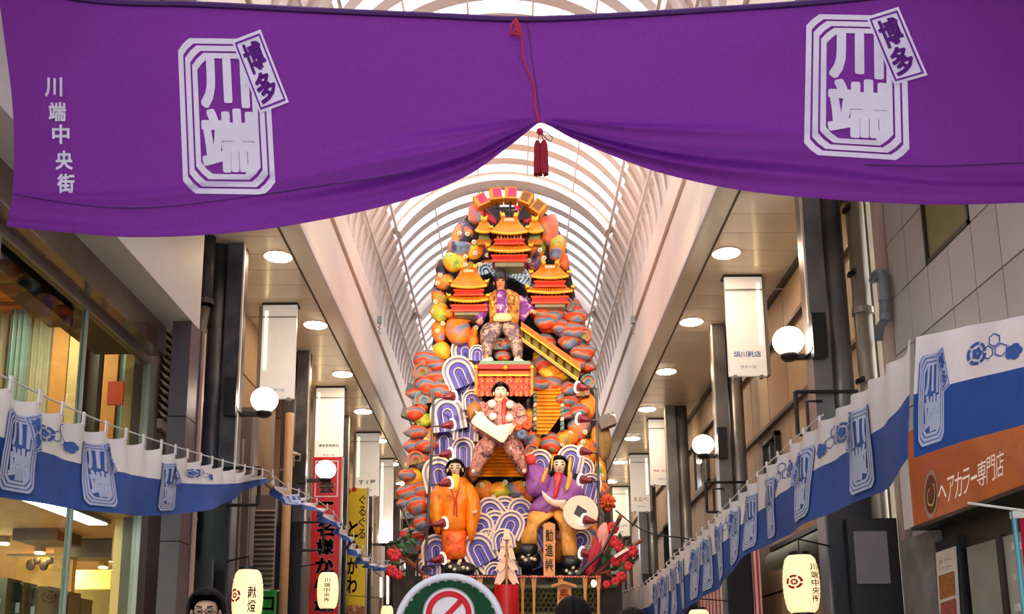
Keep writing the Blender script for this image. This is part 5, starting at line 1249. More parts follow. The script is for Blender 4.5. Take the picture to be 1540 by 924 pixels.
hair_cap(B, JB['head'] + Vector((0, .03, .02)), 1.55); MB().lathe(JB['head'] + Vector((0, -.02, .10)), [(.065, 0), (.07, .06), (.05, .10), (.0, .11)], 14).build('priest_cap', M_black, B, smooth=True)
puff([(709, 633), (722, 619), (733, 630), (746, 640), (760, 643), (769, 637), (770, 642), (758, 666), (744, 660), (728, 650), (714, 641)], 1.1, .03, 'scroll', mat('scroll_paper', (252, 240, 206), rough=.7, var=.03), B, k=3)
puff([(702, 612), (716, 603), (724, 616), (710, 632), (704, 628)], .95, .14, 'scroll_end', mat('brown_brocade', (170, 110, 50), rough=.5, var=.3, scale=10), B, k=2)
for x, y, r_, c in ((785, 654, 9, 'teal'), (793, 640, 8, 'or'), (780, 644, 6, 'or')):
    b = MB()
    for k in range(12):
        a = k * PI / 6; b.tube([F(x, y, .95), F(x + math.cos(a) * r_ * .6, y + math.sin(a) * r_ * .6, 1.05), F(x + math.cos(a) * r_, y + math.sin(a) * r_, .95)], [.03, .035, .012], 6)
    b.build('tassel_flower', M_slate if c == 'teal' else M_or1, B, smooth=True)

FO[0] = 0.0
# lady doll in the orange robe
Cd = thing('lady_doll', 'lady doll in a long orange robe low on the left of the float', 'doll', F(683, 848, .95)); Cd['_skin'] = 'doll_skin'
JC = dollJ(dict(pelvis=(683, 775, .72), neck=(684, 722, .74), head=(684.5, 707, .82), shL=(671, 730, .7), shR=(697, 730, .7), elL=(656, 758, .72), wrL=(648, 756, .95), elR=(708, 758, .72), wrR=(712, 766, .95), hiL=(677, 778, .7), hiR=(690, 778, .7), knL=(676, 812, .75), knR=(691, 812, .75), anL=(675, 843, .7), anR=(692, 843, .7)))
figure(Cd, JC, 1.25 * K, M_skin, hd=1.45); face(Cd, JC['head'], 1.8); hair_cap(Cd, JC['head'] + Vector((0, .03, .0)), 1.68)
M_robe = mat('orange_silk', (252, 150, 16), rough=.45, var=.18, scale=5, bump=.15, c2=(244, 124, 14)); M_robe2 = mat('red_orange_brocade', (240, 70, 20), rough=.5, var=.3, scale=12, c2=(250, 120, 30), bump=.3)
puff([(666, 795), (700, 795), (701, 820), (699, 840), (668, 841), (665, 820)], .72, .26, 'skirt', M_robe2, Cd, wrinkle=.03, wf=.5)
puff([(678, 716), (690, 716), (704, 722), (710, 745), (702, 775), (699, 800), (666, 802), (663, 775), (656, 745), (665, 722)], .76, .30, 'robe', M_robe, Cd, wrinkle=.03, wf=.35)
puff([(666, 724), (654, 732), (646, 748), (645, 770), (652, 796), (660, 806), (667, 780), (670, 745)], .80, .26, 'sleeve', M_robe, Cd, wrinkle=.035, wf=.4)
puff([(702, 724), (714, 733), (721, 750), (722, 775), (716, 800), (709, 818), (702, 800), (700, 770), (699, 745)], .80, .26, 'sleeve', M_robe, Cd, wrinkle=.035, wf=.4)
puff([(680, 714), (690, 714), (692, 724), (685, 742), (679, 726)], 1.04, .05, 'collar', mat('yellow_silk', (252, 200, 60), rough=.5), Cd, k=2)
for pts in (((676, 732), (682, 746), (684, 760)), ((692, 733), (687, 746), (684, 760)), ((683, 748), (682, 776)), ((686, 748), (687, 778))): MB().tube([F(x, y, 1.14) for x, y in pts], .014, 6).build('cord', M_redl, Cd)
for x in (677, 692): puff([(x - 1.5, 702), (x + 1.5, 702), (x + 2.5, 718), (x - 1, 720)], .82, .1, 'side_lock', M_hair, Cd, k=2)


# seated doll in purple with the round fan
D = thing('noble_doll', 'doll in purple jacket and tan trousers holding a round fan with a black square', 'doll', F(832, 845, .9)); D['_skin'] = 'doll_skin'
JD = dollJ(dict(pelvis=(834, 765, .72), neck=(841, 717, .74), head=(841, 702, .84), shL=(822, 724, .7), shR=(860, 724, .7), elL=(808, 712, .8), wrL=(800, 696, .95), elR=(872, 748, .72), wrR=(852, 760, 1.05), hiL=(826, 768, .7), hiR=(844, 768, .7), knL=(801, 790, .95), knR=(856, 796, .95), anL=(796, 826, .75), anR=(858, 842, .75)))
figure(D, JD, 1.25 * K, M_skin, hd=1.45); face(D, JD['head'], 1.8); hair_cap(D, JD['head'] + Vector((0, .03, .0)), 1.68)
M_pj = mat('purple_silk', (166, 96, 178), rough=.5, var=.2, scale=4, c2=(136, 70, 150)); M_tan = mat('tan_brocade', (240, 176, 84), rough=.6, var=.2, scale=9, c2=(222, 146, 60), bump=.3)
puff([(832, 766), (838, 772), (820, 786), (808, 800), (806, 821), (786, 820), (784, 806), (792, 790), (795, 772), (812, 762)], .80, .30, 'trouser_leg', M_tan, D, wrinkle=.03, wf=.5)
puff([(834, 764), (850, 762), (862, 776), (866, 800), (867, 838), (846, 838), (843, 806), (838, 786), (830, 774)], .82, .30, 'trouser_leg', M_tan, D, wrinkle=.03, wf=.5)
puff([(830, 715), (852, 715), (870, 728), (880, 746), (872, 756), (860, 752), (854, 768), (842, 766), (826, 772), (812, 778), (796, 768), (806, 750), (818, 735)], .84, .28, 'jacket', M_pj, D, wrinkle=.04, wf=.35)
puff([(828, 716), (814, 702), (800, 696), (793, 702), (791, 725), (794, 744), (808, 748), (822, 746), (828, 732)], .9, .24, 'sleeve', M_pj, D, wrinkle=.04, wf=.4)
puff([(834, 712), (846, 712), (842, 730), (838, 748), (832, 748), (834, 730)], 1.12, .04, 'red_collar', M_redl, D, k=2)
puff([(815, 738), (824, 748), (838, 754), (852, 752), (848, 763), (832, 762), (818, 752)], 1.10, .10, 'white_sash', mat('doll_skin', (250, 218, 190)), D, k=2)
for pts in (((820, 706), (825, 704), (820, 722), (816, 728), (813, 722)), ((856, 710), (861, 714), (858, 730), (852, 740), (850, 732))): puff(list(pts), 1.12, .04, 'orange_strap', M_tan, D, k=2)
for pts in (((829, 690), (833, 685), (831, 700), (828, 712)), ((856, 688), (860, 690), (858, 714), (853, 716))): puff(list(pts), .95, .05, 'yellow_ribbon', M_goldb, D, k=2)
for x in (830, 852): puff([(x - 2, 700), (x + 2, 700), (x + 3, 720), (x - 2, 724)], .84, .12, 'long_hair', M_hair, D, k=2)
MB().ball(F(798, 692, 1.0), .12, 12).build('red_flower', mat('coral_red', (240, 60, 60), rough=.6, var=.3, scale=12), D, smooth=True)
for pts in (((784, 818), (806, 818), (808, 830), (796, 838), (780, 832)), ((846, 836), (868, 836), (874, 848), (862, 856), (844, 852))): puff(list(pts), .86, .2, 'boot', M_black, D)
fp_ = thing('round_fan', 'round cream fan with a black square held by the doll in purple', 'fan', F(873, 797, 1.25))
c = F(873, 772, 1.28); r_ = 24 * U1(772)
MB().lathe(c, [(.0, -.03), (r_, -.03), (r_, .03), (r_ * .93, .045), (.0, .05)], 36, UO).build('disc', mat('fan_paper', (250, 206, 150), rough=.6, var=.12, scale=8, c2=(238, 170, 110)), fp_)
MB().lathe(c, [(r_ * .96, .0), (r_ * 1.03, .0), (r_ * 1.03, .06), (r_ * .96, .06)], 36, UO).build('rim', M_creamp, fp_)
q = [F(867, 763, 0), F(884, 771, 0), F(878, 784, 0), F(862, 775, 0)]
MB().slab([c + UO * .052 + UX * ((x - 873) * U(772)) + UZ * ((772 - y) * U(772)) for x, y in ((869, 761), (882, 770), (877, 783), (863, 774))], UO, .01).build('black_square', M_black, fp_)
# writing board
bd = thing('title_board', 'upright wooden board with black characters between the legs of the doll in purple', 'board', F(826, 869, 1.2))
bx([(817, 789), (826, 785), (835, 789), (834.5, 868), (817.5, 868)], 1.12, 1.18, 'board', mat('bare_wood', (224, 150, 90), rough=.6, var=.12, scale=4, stretch=(6, 6, .6)), bd)
Print().column('勧進帳', .5, .08, .92, .72, .012).lay(lambda x, y: F(lerp(818, 834, x), lerp(788, 868, y), 1.19), 'lettering', M_ink2, bd)
# stones the doll stands on
for cx, cy, rx, ry in ((795, 842, 18, 16), (862, 862, 20, 12), (690, 856, 26, 12)):
    t = thing('footing_stone', {795: 'dark stone with pale spots under the left boot of the doll in purple', 862: 'dark stone with pale spots under the right boot of the doll in purple', 690: 'dark stone under the lady doll'}[cx], 'stone', F(cx, cy + ry, .8))
    pts = [(cx + rx * math.cos(a * PI / 4 + .2) * (1 + .1 * math.sin(a * 3)), cy + ry * math.sin(a * PI / 4 + .2)) for a in range(8)]
    puff(pts, .72, .26, 'stone', mat('dark_stone', (34, 30, 34), rough=.4, var=.4, scale=5), t, wrinkle=.04, wf=.7)
    for k in range(5): MB().ball(F(cx - rx * .5 + k * rx * .25, cy - 3 + 5 * math.sin(k * 2.2), .99), .04, 8).build('spot', M_pearl, t, smooth=True)

# ------------------------------------------------------------------ base: fence, lattice, signs, paper streamer
fe = thing('float_fence', 'low wooden fence of pale posts and green lattice along the foot of the float', 'fence', F(830, 924, 1.35))
M_wood = mat('fence_wood', (206, 140, 70), rough=.6, var=.15, scale=6); M_lat = mat('green_bamboo', (96, 96, 44), rough=.6, var=.3, scale=8)
for x in (640, 700, 722, 748, 786, 803, 843, 880, 900): 
    bx([(x - 4.5, 866), (x + 4.5, 866), (x + 2, 890), (x + 2, 975), (x - 2, 975), (x - 2, 890)], 1.28, 1.38, 'post', M_wood, fe)
for y in (880, 922): bx([(640, y), (905, y), (905, y + 5), (640, y + 5)], 1.22, 1.28, 'rail', M_lat, fe)
bx([(635, 865), (905, 865), (905, 960), (635, 960)], 1.0, 1.06, 'backing', mat('dark_olive', (34, 32, 22), rough=.8), fe)
lt = MB()
for i in range(34):
    for j in range(5):
        x, y = 642 + i * 7.8 + (3.9 if j % 2 else 0), 890 + j * 7
        if x > 902: continue
        cpt = [F(x + 3.9 * math.cos(k * PI / 3), y + 3.9 * math.sin(k * PI / 3), 1.2) for k in range(7)]
        lt.tube(cpt, .012, 4, False)
lt.build('lattice', M_lat, fe, kind='stuff')
MB().tube([F(x, 868 + .6 * math.sin(x), 1.40) for x in range(636, 906, 3)], .012, 5).build('bead_string', M_creamp, fe)
be = MB()
for i in range(60): be.ball(F(638 + i * 4.5, 868, 1.42), .022, 6)
be.build('beads', mat('coral_red', (240, 60, 60)), fe, kind='stuff')
t = thing('offering_board', 'small roofed wooden board with red characters at the foot of the float', 'board', F(848, 960, 1.6))
bx([(838, 878), (859, 878), (859, 965), (838, 965)], 1.5, 1.58, 'board', mat('bare_wood', (224, 150, 90)), t)
bx([(829, 880), (848, 874), (867, 880), (867, 884), (848, 878.5), (829, 884)], 1.44, 1.68, 'roof', M_wood, t)
Print().column('奉納', .5, .02, .95, .85, .02).lay(lambda x, y: F(lerp(839, 858, x), lerp(882, 940, y), 1.59), 'lettering', M_or1, t)
# zigzag paper streamer in a red pot
t = thing('paper_streamer', 'white zigzag paper streamer standing in a red cylinder before the float', 'streamer', F(762, 960, 1.8))
L1 = [(760, 799), (755, 815), (748, 832), (752, 833), (743, 850), (749, 851), (741, 866), (749, 868), (745, 882), (756, 880), (760, 866), (758, 850)]
R1 = [(764, 799), (769, 815), (772, 832), (769, 834), (775, 850), (770, 852), (776, 868), (771, 868), (778, 880), (768, 882), (764, 866), (765, 850)]
def zig(pts, o, name):
    cx = 762; q = [(x, y) for x, y in pts]
    return bx(q, o, o + .015, name, mat('washi_paper', (252, 214, 184), rough=.7), t)
for i, (y0, y1, w0, w1) in enumerate(((799, 826, 3, 10), (818, 846, 7, 14), (838, 862, 9, 18), (856, 882, 11, 19))):
    for s_ in (-1, 1):
        o = 1.86 - .03 * i
        bx([(762 + s_ * 1.2, y0), (762 + s_ * w0, y0), (762 + s_ * w1, y1 - 3), (762 + s_ * (w1 - 5), y1 - 5), (762 + s_ * (w1 - 8), y1), (762 + s_ * 2.2, y0 + 14)], o, o + .012, 'paper_fold', mat('washi_paper', (252, 214, 184)), t)
bx([(758, 796), (766, 796), (767, 812), (757, 812)], 1.88, 1.90, 'paper_top', mat('washi_paper', (252, 214, 184)), t)
MB().tube([F(762, 805, 1.85), F(762, 930, 1.85)], .018, 8).build('stick', M_wood, t)
pa_, pb_ = F(762, 881, 1.85), F(762, 975, 1.85); MB().tube([Vector((pa_.x, pa_.y, pa_.z)), Vector((pa_.x, pa_.y, pb_.z))], .235, 28).build('red_cylinder', mat('bright_red', (206, 20, 24), rough=.4, var=.06), t, smooth=False)

# ------------------------------------------------------------------ lamp poles
M_ref = mat('lamp_cone_red', (130, 24, 40), rough=.3, var=.2); M_wht = mat('lamp_lens', (255, 250, 240), emit=.9, ecol=(255, 235, 205))
def lamp_pole(name, label, ptsx, lamps, sg_, leg):
    t = thing(name, label, 'lamp pole', F(ptsx[-1][0], ptsx[-1][1], 1.2))
    MB().tube([F(x, y, 1.25) for x, y in ptsx], .03, 8).build('pole', M_steel, t)
    for x, y in lamps:
        px = ipl([(q[1], q[0]) for q in ptsx], y); a = F(px, y + 2, 1.25); b = F(x - sg_ * 3, y + 1, 1.5)
        MB().tube([a, b], .018, 6).build('arm', M_steel, t)
        h_ = Vector((sg_ * .8, .5, .25)).normalized()
        cn = MB().lathe(b, [(.03, -.02), (.05, .02), (.07, .12), (.10, .22)], 16, h_).build('lamp_housing', M_ref, t, smooth=True)
        MB().lathe(b + h_ * .24 * K, [(.13, 0), (.13, .015), (.0, .02)], 16, h_).build('lens', M_wht, cn)
    return t
lamp_pole('lamp_pole', 'thin lamp pole with red spotlights left of the float', ((652, 590), (648, 700), (642, 800), (638, 960)), ((671, 597), (668, 640), (665, 684), (664, 728), (656, 789), (653, 843)), 1, 0)
lamp_pole('lamp_pole', 'thin lamp pole with red spotlights right of the float', ((897, 585), (899, 700), (901, 800), (903, 960)), ((881, 583), (883, 631), (886, 680), (886, 723), (891, 784), (888, 834)), -1, 0)

# warm floodlights added out of sight behind the banner to brighten the float
def add_flood(p, energy, label, target):
    X = p.x; t = thing('fill_flood', label, 'fill_flood', p)
    d = (target - p).normalized()
    MB().obox(p, d * .12, d.cross(Vector((0, 0, 1))).normalized() * .12, Vector((0, 0, .09))).build('housing', M_black, t)
    MB().obox(p + d * .125, d * .006, d.cross(Vector((0, 0, 1))).normalized() * .10, Vector((0, 0, .075))).build('lens', mat('fill_flood_lens', (255, 225, 180), emit=3.0, ecol=(255, 205, 150)), t)
    MB().tube([p, p + Vector((.12 if X > 0 else -.12, 0, .08))], .015, 6).build('bracket', M_black, t)
    l = bpy.data.lights.new('fill_flood_spot', 'SPOT'); l.energy = energy; l.color = (1.0, .80, .58); l.spot_size = math.radians(62); l.spot_blend = .6; l.shadow_soft_size = .12
    o = bpy.data.objects.new('fill_flood_spot', l); COL.objects.link(o); o.parent = t; o.location = d * .16
    o.rotation_euler = d.to_track_quat('-Z', 'Y').to_euler()
for sx_, yy_, lab in ((-1, 8.3, 'added black fill lamp on the left fascia, nearest to the street'), (1, 8.3, 'added black fill lamp on the right fascia, nearest to the street'), (-1, 9.2, 'added black fill lamp on the left fascia, second from the street'), (1, 9.2, 'added black fill lamp on the right fascia, second from the street')):
    add_flood(Vector((CX + sx_ * 2.0, yy_, 6.62)), 390 if yy_ < 8.8 else 280, lab, Vector((0, 15.2, 7.6 if yy_ < 8.8 else 4.6)))
for x, y in ((622, 588), (615, 624)):
    p = F(x, y, .3); t = thing('side_lamp', 'black side lamp clamped on the left edge of the float, ' + ('upper' if y < 600 else 'lower'), 'lamp', p)
    MB().obox(p, (.10, 0, -.04), (0, .09, 0), (.02, 0, .07)).build('housing', M_black, t); MB().obox(p + Vector((.10, -.02, -.04)), (.01, 0, 0), (0, .07, 0), (0, 0, .06)).build('flap', M_brown, t)
p = F(912, 635, .4); t = thing('side_lamp', 'brown box lamp on the right edge of the float', 'lamp', p)
MB().obox(p, (.12, 0, .045), (0, .1, 0), (-.03, 0, .09)).build('housing', M_brown, t); MB().obox(p + Vector((.09, -.04, .09)), (.04, 0, -.015), (0, .06, 0), (0, 0, .01)).build('lens', M_wht, t)
puff([(902, 640), (916, 645), (920, 670), (914, 690), (904, 692), (898, 665)], .2, .16, 'hanging_cloth', mat('tan_cloth', (150, 116, 60), rough=.7, var=.2), fl, wrinkle=.03, wf=.5)
# orange chrysanthemum and red stems on the right
def flowerball(x, y, r_, o, m, name, label, cat='flower'):
    c = F(x, y, o); b = MB(); R2 = random.Random(int(x)); rr = r_ * U1(y)
    b.ball(c, rr * .6, 10)
    for k in range(60):
        a, z = R2.random() * 2 * PI, R2.uniform(-1, 1); d = Vector((math.cos(a) * math.sqrt(1 - z * z), -abs(math.sin(a)) * math.sqrt(1 - z * z), z))
        b.tube([c + d * rr * .4 * K, c + d * rr * .85 * K, c + d * rr * K], [.02, .028, .008], 5)
    return b.build(name, m, None, smooth=True, label=label, cat=cat)
flowerball(914, 757, 13, .9, M_or1, 'chrysanthemum', 'round orange chrysanthemum at the right edge of the float')
M_leaf = mat('flower_leaf', (70, 120, 70), rough=.5, var=.3, scale=8); M_leafd = mat('dark_leaf', (30, 60, 36), rough=.5, var=.3); M_rb = mat('red_bloom', (206, 20, 36), rough=.5, var=.3, scale=8); M_br = mat('branch_wood', (130, 66, 40), rough=.6, var=.2)
def spray(root, br_, blooms, leaves, o=1.3):
    q0 = F(br_[0][0][0][0], br_[0][0][0][1], o); MB().tube([q0, Vector((q0.x, q0.y, .02))], .04, 8).build('stem', M_br, root, smooth=True)
    for pts, r_ in br_: MB().tube([F(x, y, o) for x, y in pts], r_, 8).build('branch', M_br, root, smooth=True)
    for x, y, r_ in blooms:
        b = MB(); c = F(x, y, o + .1); rr = r_ * U1(y)
        b.ball(c, rr * .7, 12)
        for k in range(6):
            a = k * PI / 3; b.ball(c + (UX * math.cos(a) + UZ * math.sin(a)) * rr * .5 * K - Vector((0, .04, 0)), rr * .55, 8, (1, .6, 1))
        b.build('bloom', M_rb, root, smooth=True)
    for x, y, a, s_ in leaves:
        a_ = math.radians(a); d = UX * math.cos(a_) + UZ * math.sin(a_); n = UX * -math.sin(a_) + UZ * math.cos(a_); c = F(x, y, o + .12); s2 = s_ * U(y)
        MB().add([c - d * s2, c + n * s2 * .5 + UO * .04, c + d * s2, c - n * s2 * .5 + UO * .04, c + UO * .09], [(0, 1, 4), (1, 2, 4), (2, 3, 4), (3, 0, 4), (0, 3, 2, 1)]).build('leaf', M_leaf if int(x) % 3 else M_leafd, root)
t = thing('flower_branch', 'branch with red blooms and green leaves left of the float', 'flowers', F(640, 880, 1.8))
spray(t, [(((640, 868), (622, 850), (605, 835), (590, 822)), .04), (((630, 860), (612, 845), (600, 850)), .025), (((640, 800), (615, 805), (600, 812)), .02), (((597, 836), (606, 842), (622, 832)), .02)],
      [(594, 836, 10), (590, 860, 9), (600, 866, 7), (588, 832, 6), (606, 804, 5)], [(588, 818, 10, 9), (600, 815, 60, 8), (610, 808, 30, 8), (604, 822, -20, 9), (614, 818, 80, 8), (596, 848, 0, 7), (610, 830, 50, 7), (618, 800, 20, 6), (602, 800, 100, 6), (592, 846, 30, 6), (620, 815, -40, 8)])
t = thing('flower_branch', 'branch with red and white blooms right of the float', 'flowers', F(900, 880, 1.8))
spray(t, [(((880, 880), (905, 855), (930, 835), (950, 822), (965, 813)), .04), (((895, 865), (915, 860), (940, 845)), .03), (((886, 845), (908, 815), (925, 795), (934, 775)), .045), (((910, 862), (925, 870), (935, 880)), .02)],
      [(921, 795, 9), (922, 815, 9), (930, 822, 8), (935, 838, 10), (950, 830, 9), (926, 845, 8), (944, 852, 7), (915, 810, 5), (934, 868, 8), (925, 876, 7), (912, 880, 6)],
      [(940, 826, 30, 8), (948, 822, 0, 8), (938, 848, 20, 9), (948, 845, -30, 8), (930, 832, 60, 8), (915, 838, 20, 8), (908, 842, 80, 8), (924, 856, 10, 8), (934, 858, -20, 9), (925, 880, 30, 9), (916, 828, 40, 7), (932, 806, 90, 6), (942, 810, 30, 7)])
MB().bar(F(924, 838, 1.55), F(944, 826, 1.55), .05, .04).build('white_petal', mat('white_pompom', (246, 236, 226)), t)
for pts, m, nm, lab in ((((890, 822), (906, 800), (908, 822), (894, 858), (882, 866), (884, 842)), mat('crimson', (190, 20, 50)), 'cloth_drape', 'crimson cloth drape at the lower right corner of the float'), (((898, 800), (912, 786), (916, 816), (905, 835)), mat('pale_pink_cloth', (232, 150, 140), rough=.7), 'cloth_drape', 'pale pink cloth behind the crimson drape')):
    puff(list(pts), 1.5, .08, nm, m, None, label=lab, cat='cloth', wrinkle=.03, wf=.4)
MB().tube([F(868, 866, 1.75), F(905, 832, 1.75), F(931, 780, 1.75)], .028, 8).build('dark_stem', M_black, None, label='dark slanting pole crossing the lower right corner of the float', cat='pole')
q_ = F(893, 878, 1.9); MB().ball(q_, .05, 10, (1, 1, 1.4)).build('light_bulb', M_glow, None, label='small glowing bulb at the lower right of the float', cat='lamp', smooth=True)
MB().tube([q_ - Vector((0, 0, .04)), Vector((q_.x, q_.y, .02))], .012, 6).build('stand', M_black, bpy.data.objects['light_bulb'])
# dark triangular bracket and rod on the left edge
t = thing('support_rod', 'dark rod with a black triangular plate at the left edge of the float', 'rod', F(615, 835, 1.4))
q_ = F(628, 832, 1.4); MB().tube([F(604, 762, 1.4), q_, Vector((q_.x, q_.y, .02))], .02, 6).build('rod', M_black, t); bx([(614, 806), (629, 834), (604, 832)], 1.38, 1.44, 'plate', M_black, t)
# hanging cable on the right
MB().tube([P(x, y, d=dd) for x, y, dd in ((926, 768, 15.2), (945, 784, 15), (965, 797, 14.8), (990, 806, 14.5), (1015, 808, 14.2), (1037, 811, 14), (1046, 815, 13.8))], .016, 6).build('cable', M_black, None, label='dark cable sagging from the float to the right side', cat='cable', smooth=True)

RS[0] = 1.0
# ================================================================== LANTERNS, ROUND SIGN, PEOPLE
M_lan = mat('lantern_paper', (255, 226, 176), rough=.6, emit=.55, ecol=(255, 222, 168), var=.1, scale=3)
def lantern(px, ytop, ybot, wpx, d, txt, label, arm, emb=True):
    pc = P(px, (ytop + ybot) / 2, d=d); k = d / FPX; r_ = wpx * k / 2; h_ = (ybot - ytop) * k
    t = thing('paper_lantern', label, 'lantern', pc - Vector((0, 0, h_ / 2)))
    n = 22; prof = [(r_ * .55, -h_ / 2)]
    for i in range(n + 1):
        v = i / n; prof.append((r_ * (0.62 + .38 * math.sin(PI * min(max(v, 0.0), 1)) ** .42) * (1 + .012 * (-1) ** i), lerp(-h_ / 2, h_ / 2, v)))
    prof.append((r_ * .55, h_ / 2))
    MB().lathe(pc, prof, 32).build('paper_body', M_lan, t, smooth=True)
    for s_ in (-1, 1): MB().lathe(pc + Vector((0, 0, s_ * (h_ / 2 + .012))), [(r_ * .58, -.018), (r_ * .58, .018)], 24).build('rim', M_black, t)
    MB().tube([pc + Vector((0, 0, h_ / 2)), pc + Vector((0, 0, h_ / 2 + .14))], .006, 6).build('hanger', M_black, t)
    sg_ = -1 if pc.x < 0 else 1; top = pc + Vector((0, 0, h_ / 2 + .14))
    MB().tube([top, Vector((sg_ * (2.98 if sg_ < 0 else 2.9), arm, top.z))], .008, 6).build('arm', M_black, t)
    def lm(a0, aw, y0, y1):
        def m_(x, y):
            v = lerp(y0, y1, y); rr = r_ * (0.62 + .38 * math.sin(PI * v) ** .42) + .006; a = a0 + aw * (x - .5)
            return pc + Vector((math.sin(a) * rr, -math.cos(a) * rr, h_ / 2 - v * h_))
        return m_
    if txt: Print().column(txt, .5, 0, 1, .9, .012, .9).lay(lm(.55 if emb else .1, .62, .16 if len(txt) > 2 else .30, .84 if len(txt) > 2 else .80), 'lettering', M_ink2, t, .12)
    if emb:
        e = Print()
        for k_ in range(5): a = 2 * PI * k_ / 5 + .3; e.circle(.5, .5, .5, .34, n=8, a0=a, a1=a + 1.0)
        e.circle(.5, .5, .22, .14, n=16)
        for k_ in range(5): a = 2 * PI * k_ / 5; e.circle(.5 + .13 * math.cos(a), .5 + .13 * math.sin(a), .06, n=8)
        e.lay(lm(-.65, .95, .36, .60), 'emblem', M_rprint, t, .12)
    return t
lantern(372, 858, 940, 46, 9.9, '献燈', 'large paper lantern with a red flower emblem beside the first left column', 10.42)
lantern(493, 862, 916, 32, 13.6, '川端中央街', 'paper lantern in front of the red vertical sign', 14.12, emb=False)
lantern(1205, 836, 922, 54, 8.3, '川端中央街', 'large paper lantern with black characters beside the first right column', 8.85)
lantern(1052, 918, 985, 36, 12.5, None, 'paper lantern whose top just shows under the long right flag', 13.1, emb=False)
lantern(582, 912, 960, 20, 18.5, None, 'small paper lantern low on the left beside the round sign', 17.8, emb=False)
for px, py, h_ in ((583, 866, 44), (573, 869, 30)):
    a, b = P(px, py, d=18.6), P(px, py + h_, d=18.6); t = thing('tube_lamp', 'thin upright tube lamp above the small left lantern' if px == 583 else 'dim upright tube lamp left of the brighter one', 'lamp', b)
    MB().tube([a, b], .022, 8).build('tube', M_strip, t); MB().tube([b, b - Vector((0, 0, .3))], .03, 8).build('socket', M_alu, t)
# round sign on a post
c = P(676, 946, d=5.3); k = 5.3 / FPX
t = thing('round_sign', 'round green sign with a white rim and a red prohibition circle on a post', 'sign', (c.x, c.y, 0))
AX = Vector((0, -1, 0)); rr = 84 * k
def disc(r0, r1, o0, o1, name, m):
    MB().lathe(c, [(r0, o0), (r0, o1), (r1, o1), (r1, o0)] if r0 > 0 else [(r1, o0), (r1, o1)], 64, AX).build(name, m, t)
disc(0, rr * .93, -.03, .004, 'green_face', mat('green_sign_face', (2, 62, 36), spec=.15, rough=.6, var=.12, scale=3))
MB().lathe(c, [(rr * .86, -.03), (rr * .87, .016), (rr * .93, .026), (rr * .99, .016), (rr, -.03)], 72, AX).build('rim', mat('white_rim', (214, 212, 226), rough=.35, var=.05), t, smooth=True)
pm = lambda o: (lambda x, y: c + Vector((x * k, -o, -y * k)))
Print().circle(-1, -22, 39, n=48).lay(pm(.008), 'white_disc', mat('sign_white', (216, 210, 222), rough=.5), t)
Print().circle(-1, -22, 39.5, 37.5, n=48).lay(pm(.010), 'grey_ring', mat('sign_grey', (150, 140, 150), rough=.5), t)
Print().circle(-1, -22, 34.5, 25.5, n=48).poly([(-22, -7), (-16, -1), (20, -38), (14, -44)]).lay(pm(.012), 'prohibition_ring', mat('sign_red', (196, 8, 26), spec=.2, rough=.5), t)
sc_ = Print(); R3 = random.Random(3)
for i in range(16):
    a = -PI + PI * (i + .5) / 16 + R3.uniform(-.05, .05); x, y = 73 * math.cos(a), 73 * math.sin(a); w_ = R3.uniform(2, 4)
    sc_.poly([(x - w_, y - 1.6), (x + w_, y - 2.2), (x + w_ * .8, y + 2), (x - w_ * .7, y + 1.5)])
sc_.lay(pm(.010), 'paint_scuff', mat('scuff', (190, 176, 160), rough=.7), t, kind='stuff')
MB().tube([(c.x, c.y + .06, 0), (c.x, c.y + .06, c.z + .1)], .03, 12).build('post', M_alu, t)
MB().lathe((c.x, c.y + .06, 0), [(.22, 0), (.22, .03), (.05, .06), (.04, .1)], 24).build('foot', M_alu, t)

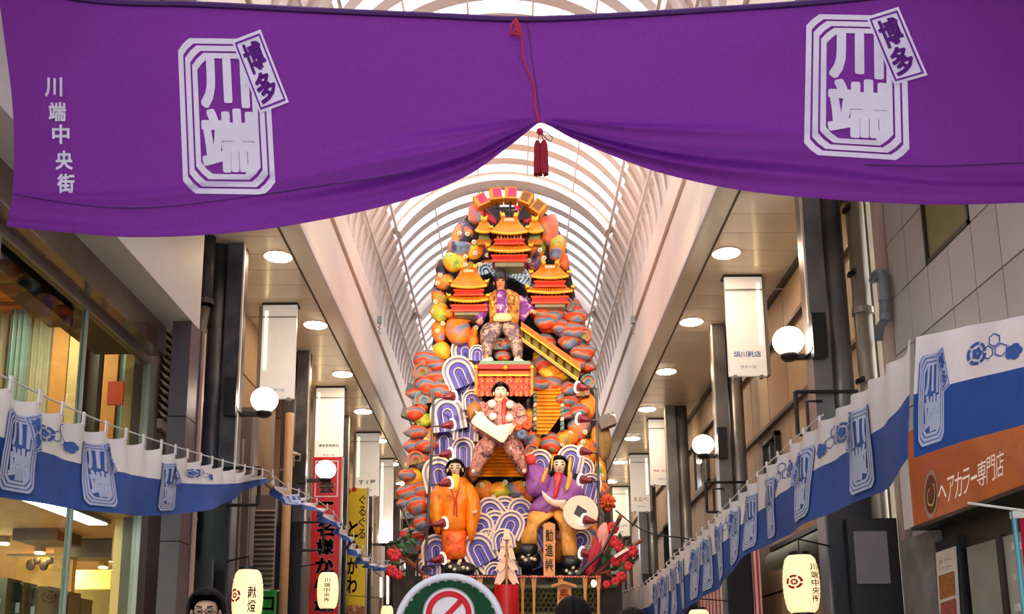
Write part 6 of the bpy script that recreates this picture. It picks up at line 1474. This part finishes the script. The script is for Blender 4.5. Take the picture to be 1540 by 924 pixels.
# people
def person(px, ytop, d, label, shirt, look, glasses=False, hscale=1.0, wide=1.0):
    pt_ = P(px, ytop, d=d); H = pt_.z; s = H / 1.75; base = Vector((pt_.x, pt_.y, 0))
    t = thing('person', label, 'person', base); t['_skin'] = 'person_skin'
    m = mat('person_skin', (222, 176, 150), rough=.55, var=.04)
    f = look.normalized(); rt = f.cross(Vector((0, 0, 1))).normalized()
    V = lambda r_, u, fw=0.0: base + (rt * r_ + Vector((0, 0, u)) + f * fw) * s
    J = dict(pelvis=V(0, .95), neck=V(0, 1.47), head=V(0, 1.625, .02), shL=V(-.18, 1.40), shR=V(.18, 1.40), elL=V(-.24, 1.12), elR=V(.24, 1.12), wrL=V(-.25, .88, .06), wrR=V(.25, .88, .06), hiL=V(-.09, .90), hiR=V(.09, .90), knL=V(-.10, .50, .01), knR=V(.10, .50, .01), anL=V(-.11, .09), anR=V(.11, .09), toe=f * .16 - Vector((0, 0, .05)))
    figure(t, J, s, m); face(t, J['head'], s, f, lip=(170, 90, 84)); hair_cap(t, J['head'] + Vector((0, 0, .012 * s)), s * 1.03, f, wide=wide)
    ms = mat('shirt_' + shirt[0], shirt[1], rough=.8, var=.08); mt = mat('trousers_' + shirt[0], (40, 42, 52), rough=.8, var=.1)
    def loft(rings, name, mm):
        b = MB(); n = 20; vs_ = []
        for (x, u, fw, rx, ry) in rings:
            for j in range(n): a = 2 * PI * j / n; vs_.append(V(x + rx * math.cos(a), u, fw + ry * math.sin(a)))
        b.add(vs_, [[i * n + j, i * n + (j + 1) % n, (i + 1) * n + (j + 1) % n, (i + 1) * n + j] for i in range(len(rings) - 1) for j in range(n)])
        o = b.build(name, mm, t, smooth=True); modify(o, 'SOLIDIFY', thickness=.006)
    loft([(0, .86, 0, .18, .12), (0, 1.1, 0, .175, .12), (0, 1.32, 0, .205, .125), (0, 1.43, 0, .17, .10), (0, 1.485, 0, .075, .075)], 'shirt', ms)
    for S_ in (-1, 1):
        loft([(S_ * .15, 1.41, 0, .09, .085), (S_ * .21, 1.32, 0, .075, .075), (S_ * .235, 1.16, .01, .065, .065)], 'sleeve', ms)
        loft([(S_ * .09, .93, 0, .105, .12), (S_ * .10, .5, .01, .085, .09), (S_ * .11, .08, 0, .07, .075)], 'trouser_leg', mt)
    if glasses:
        g = MB(); h = J['head'] + f * .098 * s
        for S_ in (-1, 1): g.tube([h + (rt * (S_ * .033 + .026 * math.cos(a * PI / 8)) + Vector((0, 0, .006 + .018 * math.sin(a * PI / 8)))) * s for a in range(17)], .0026, 5)
        g.bar(h + rt * -.008 * s, h + rt * .008 * s, .004, .004)
        for S_ in (-1, 1): g.bar(h + rt * S_ * .06 * s, h + rt * S_ * .09 * s - f * .09 * s, .003, .004)
        g.build('glasses', M_black, t, kind='stuff')
    return t
person(312, 893, 6.6, 'person with short black hair and thin glasses in front of the left columns', ('grey', (150, 150, 156)), Vector((.15, -1, 0)), True)
person(862, 904, 6.9, 'person with dark hair seen from behind before the float', ('navy', (40, 44, 66)), Vector((0, 1, 0)))
person(951, 921, 7.2, 'person with dark hair whose crown just shows beside the right flag', ('white', (210, 210, 214)), Vector((0, 1, 0)))
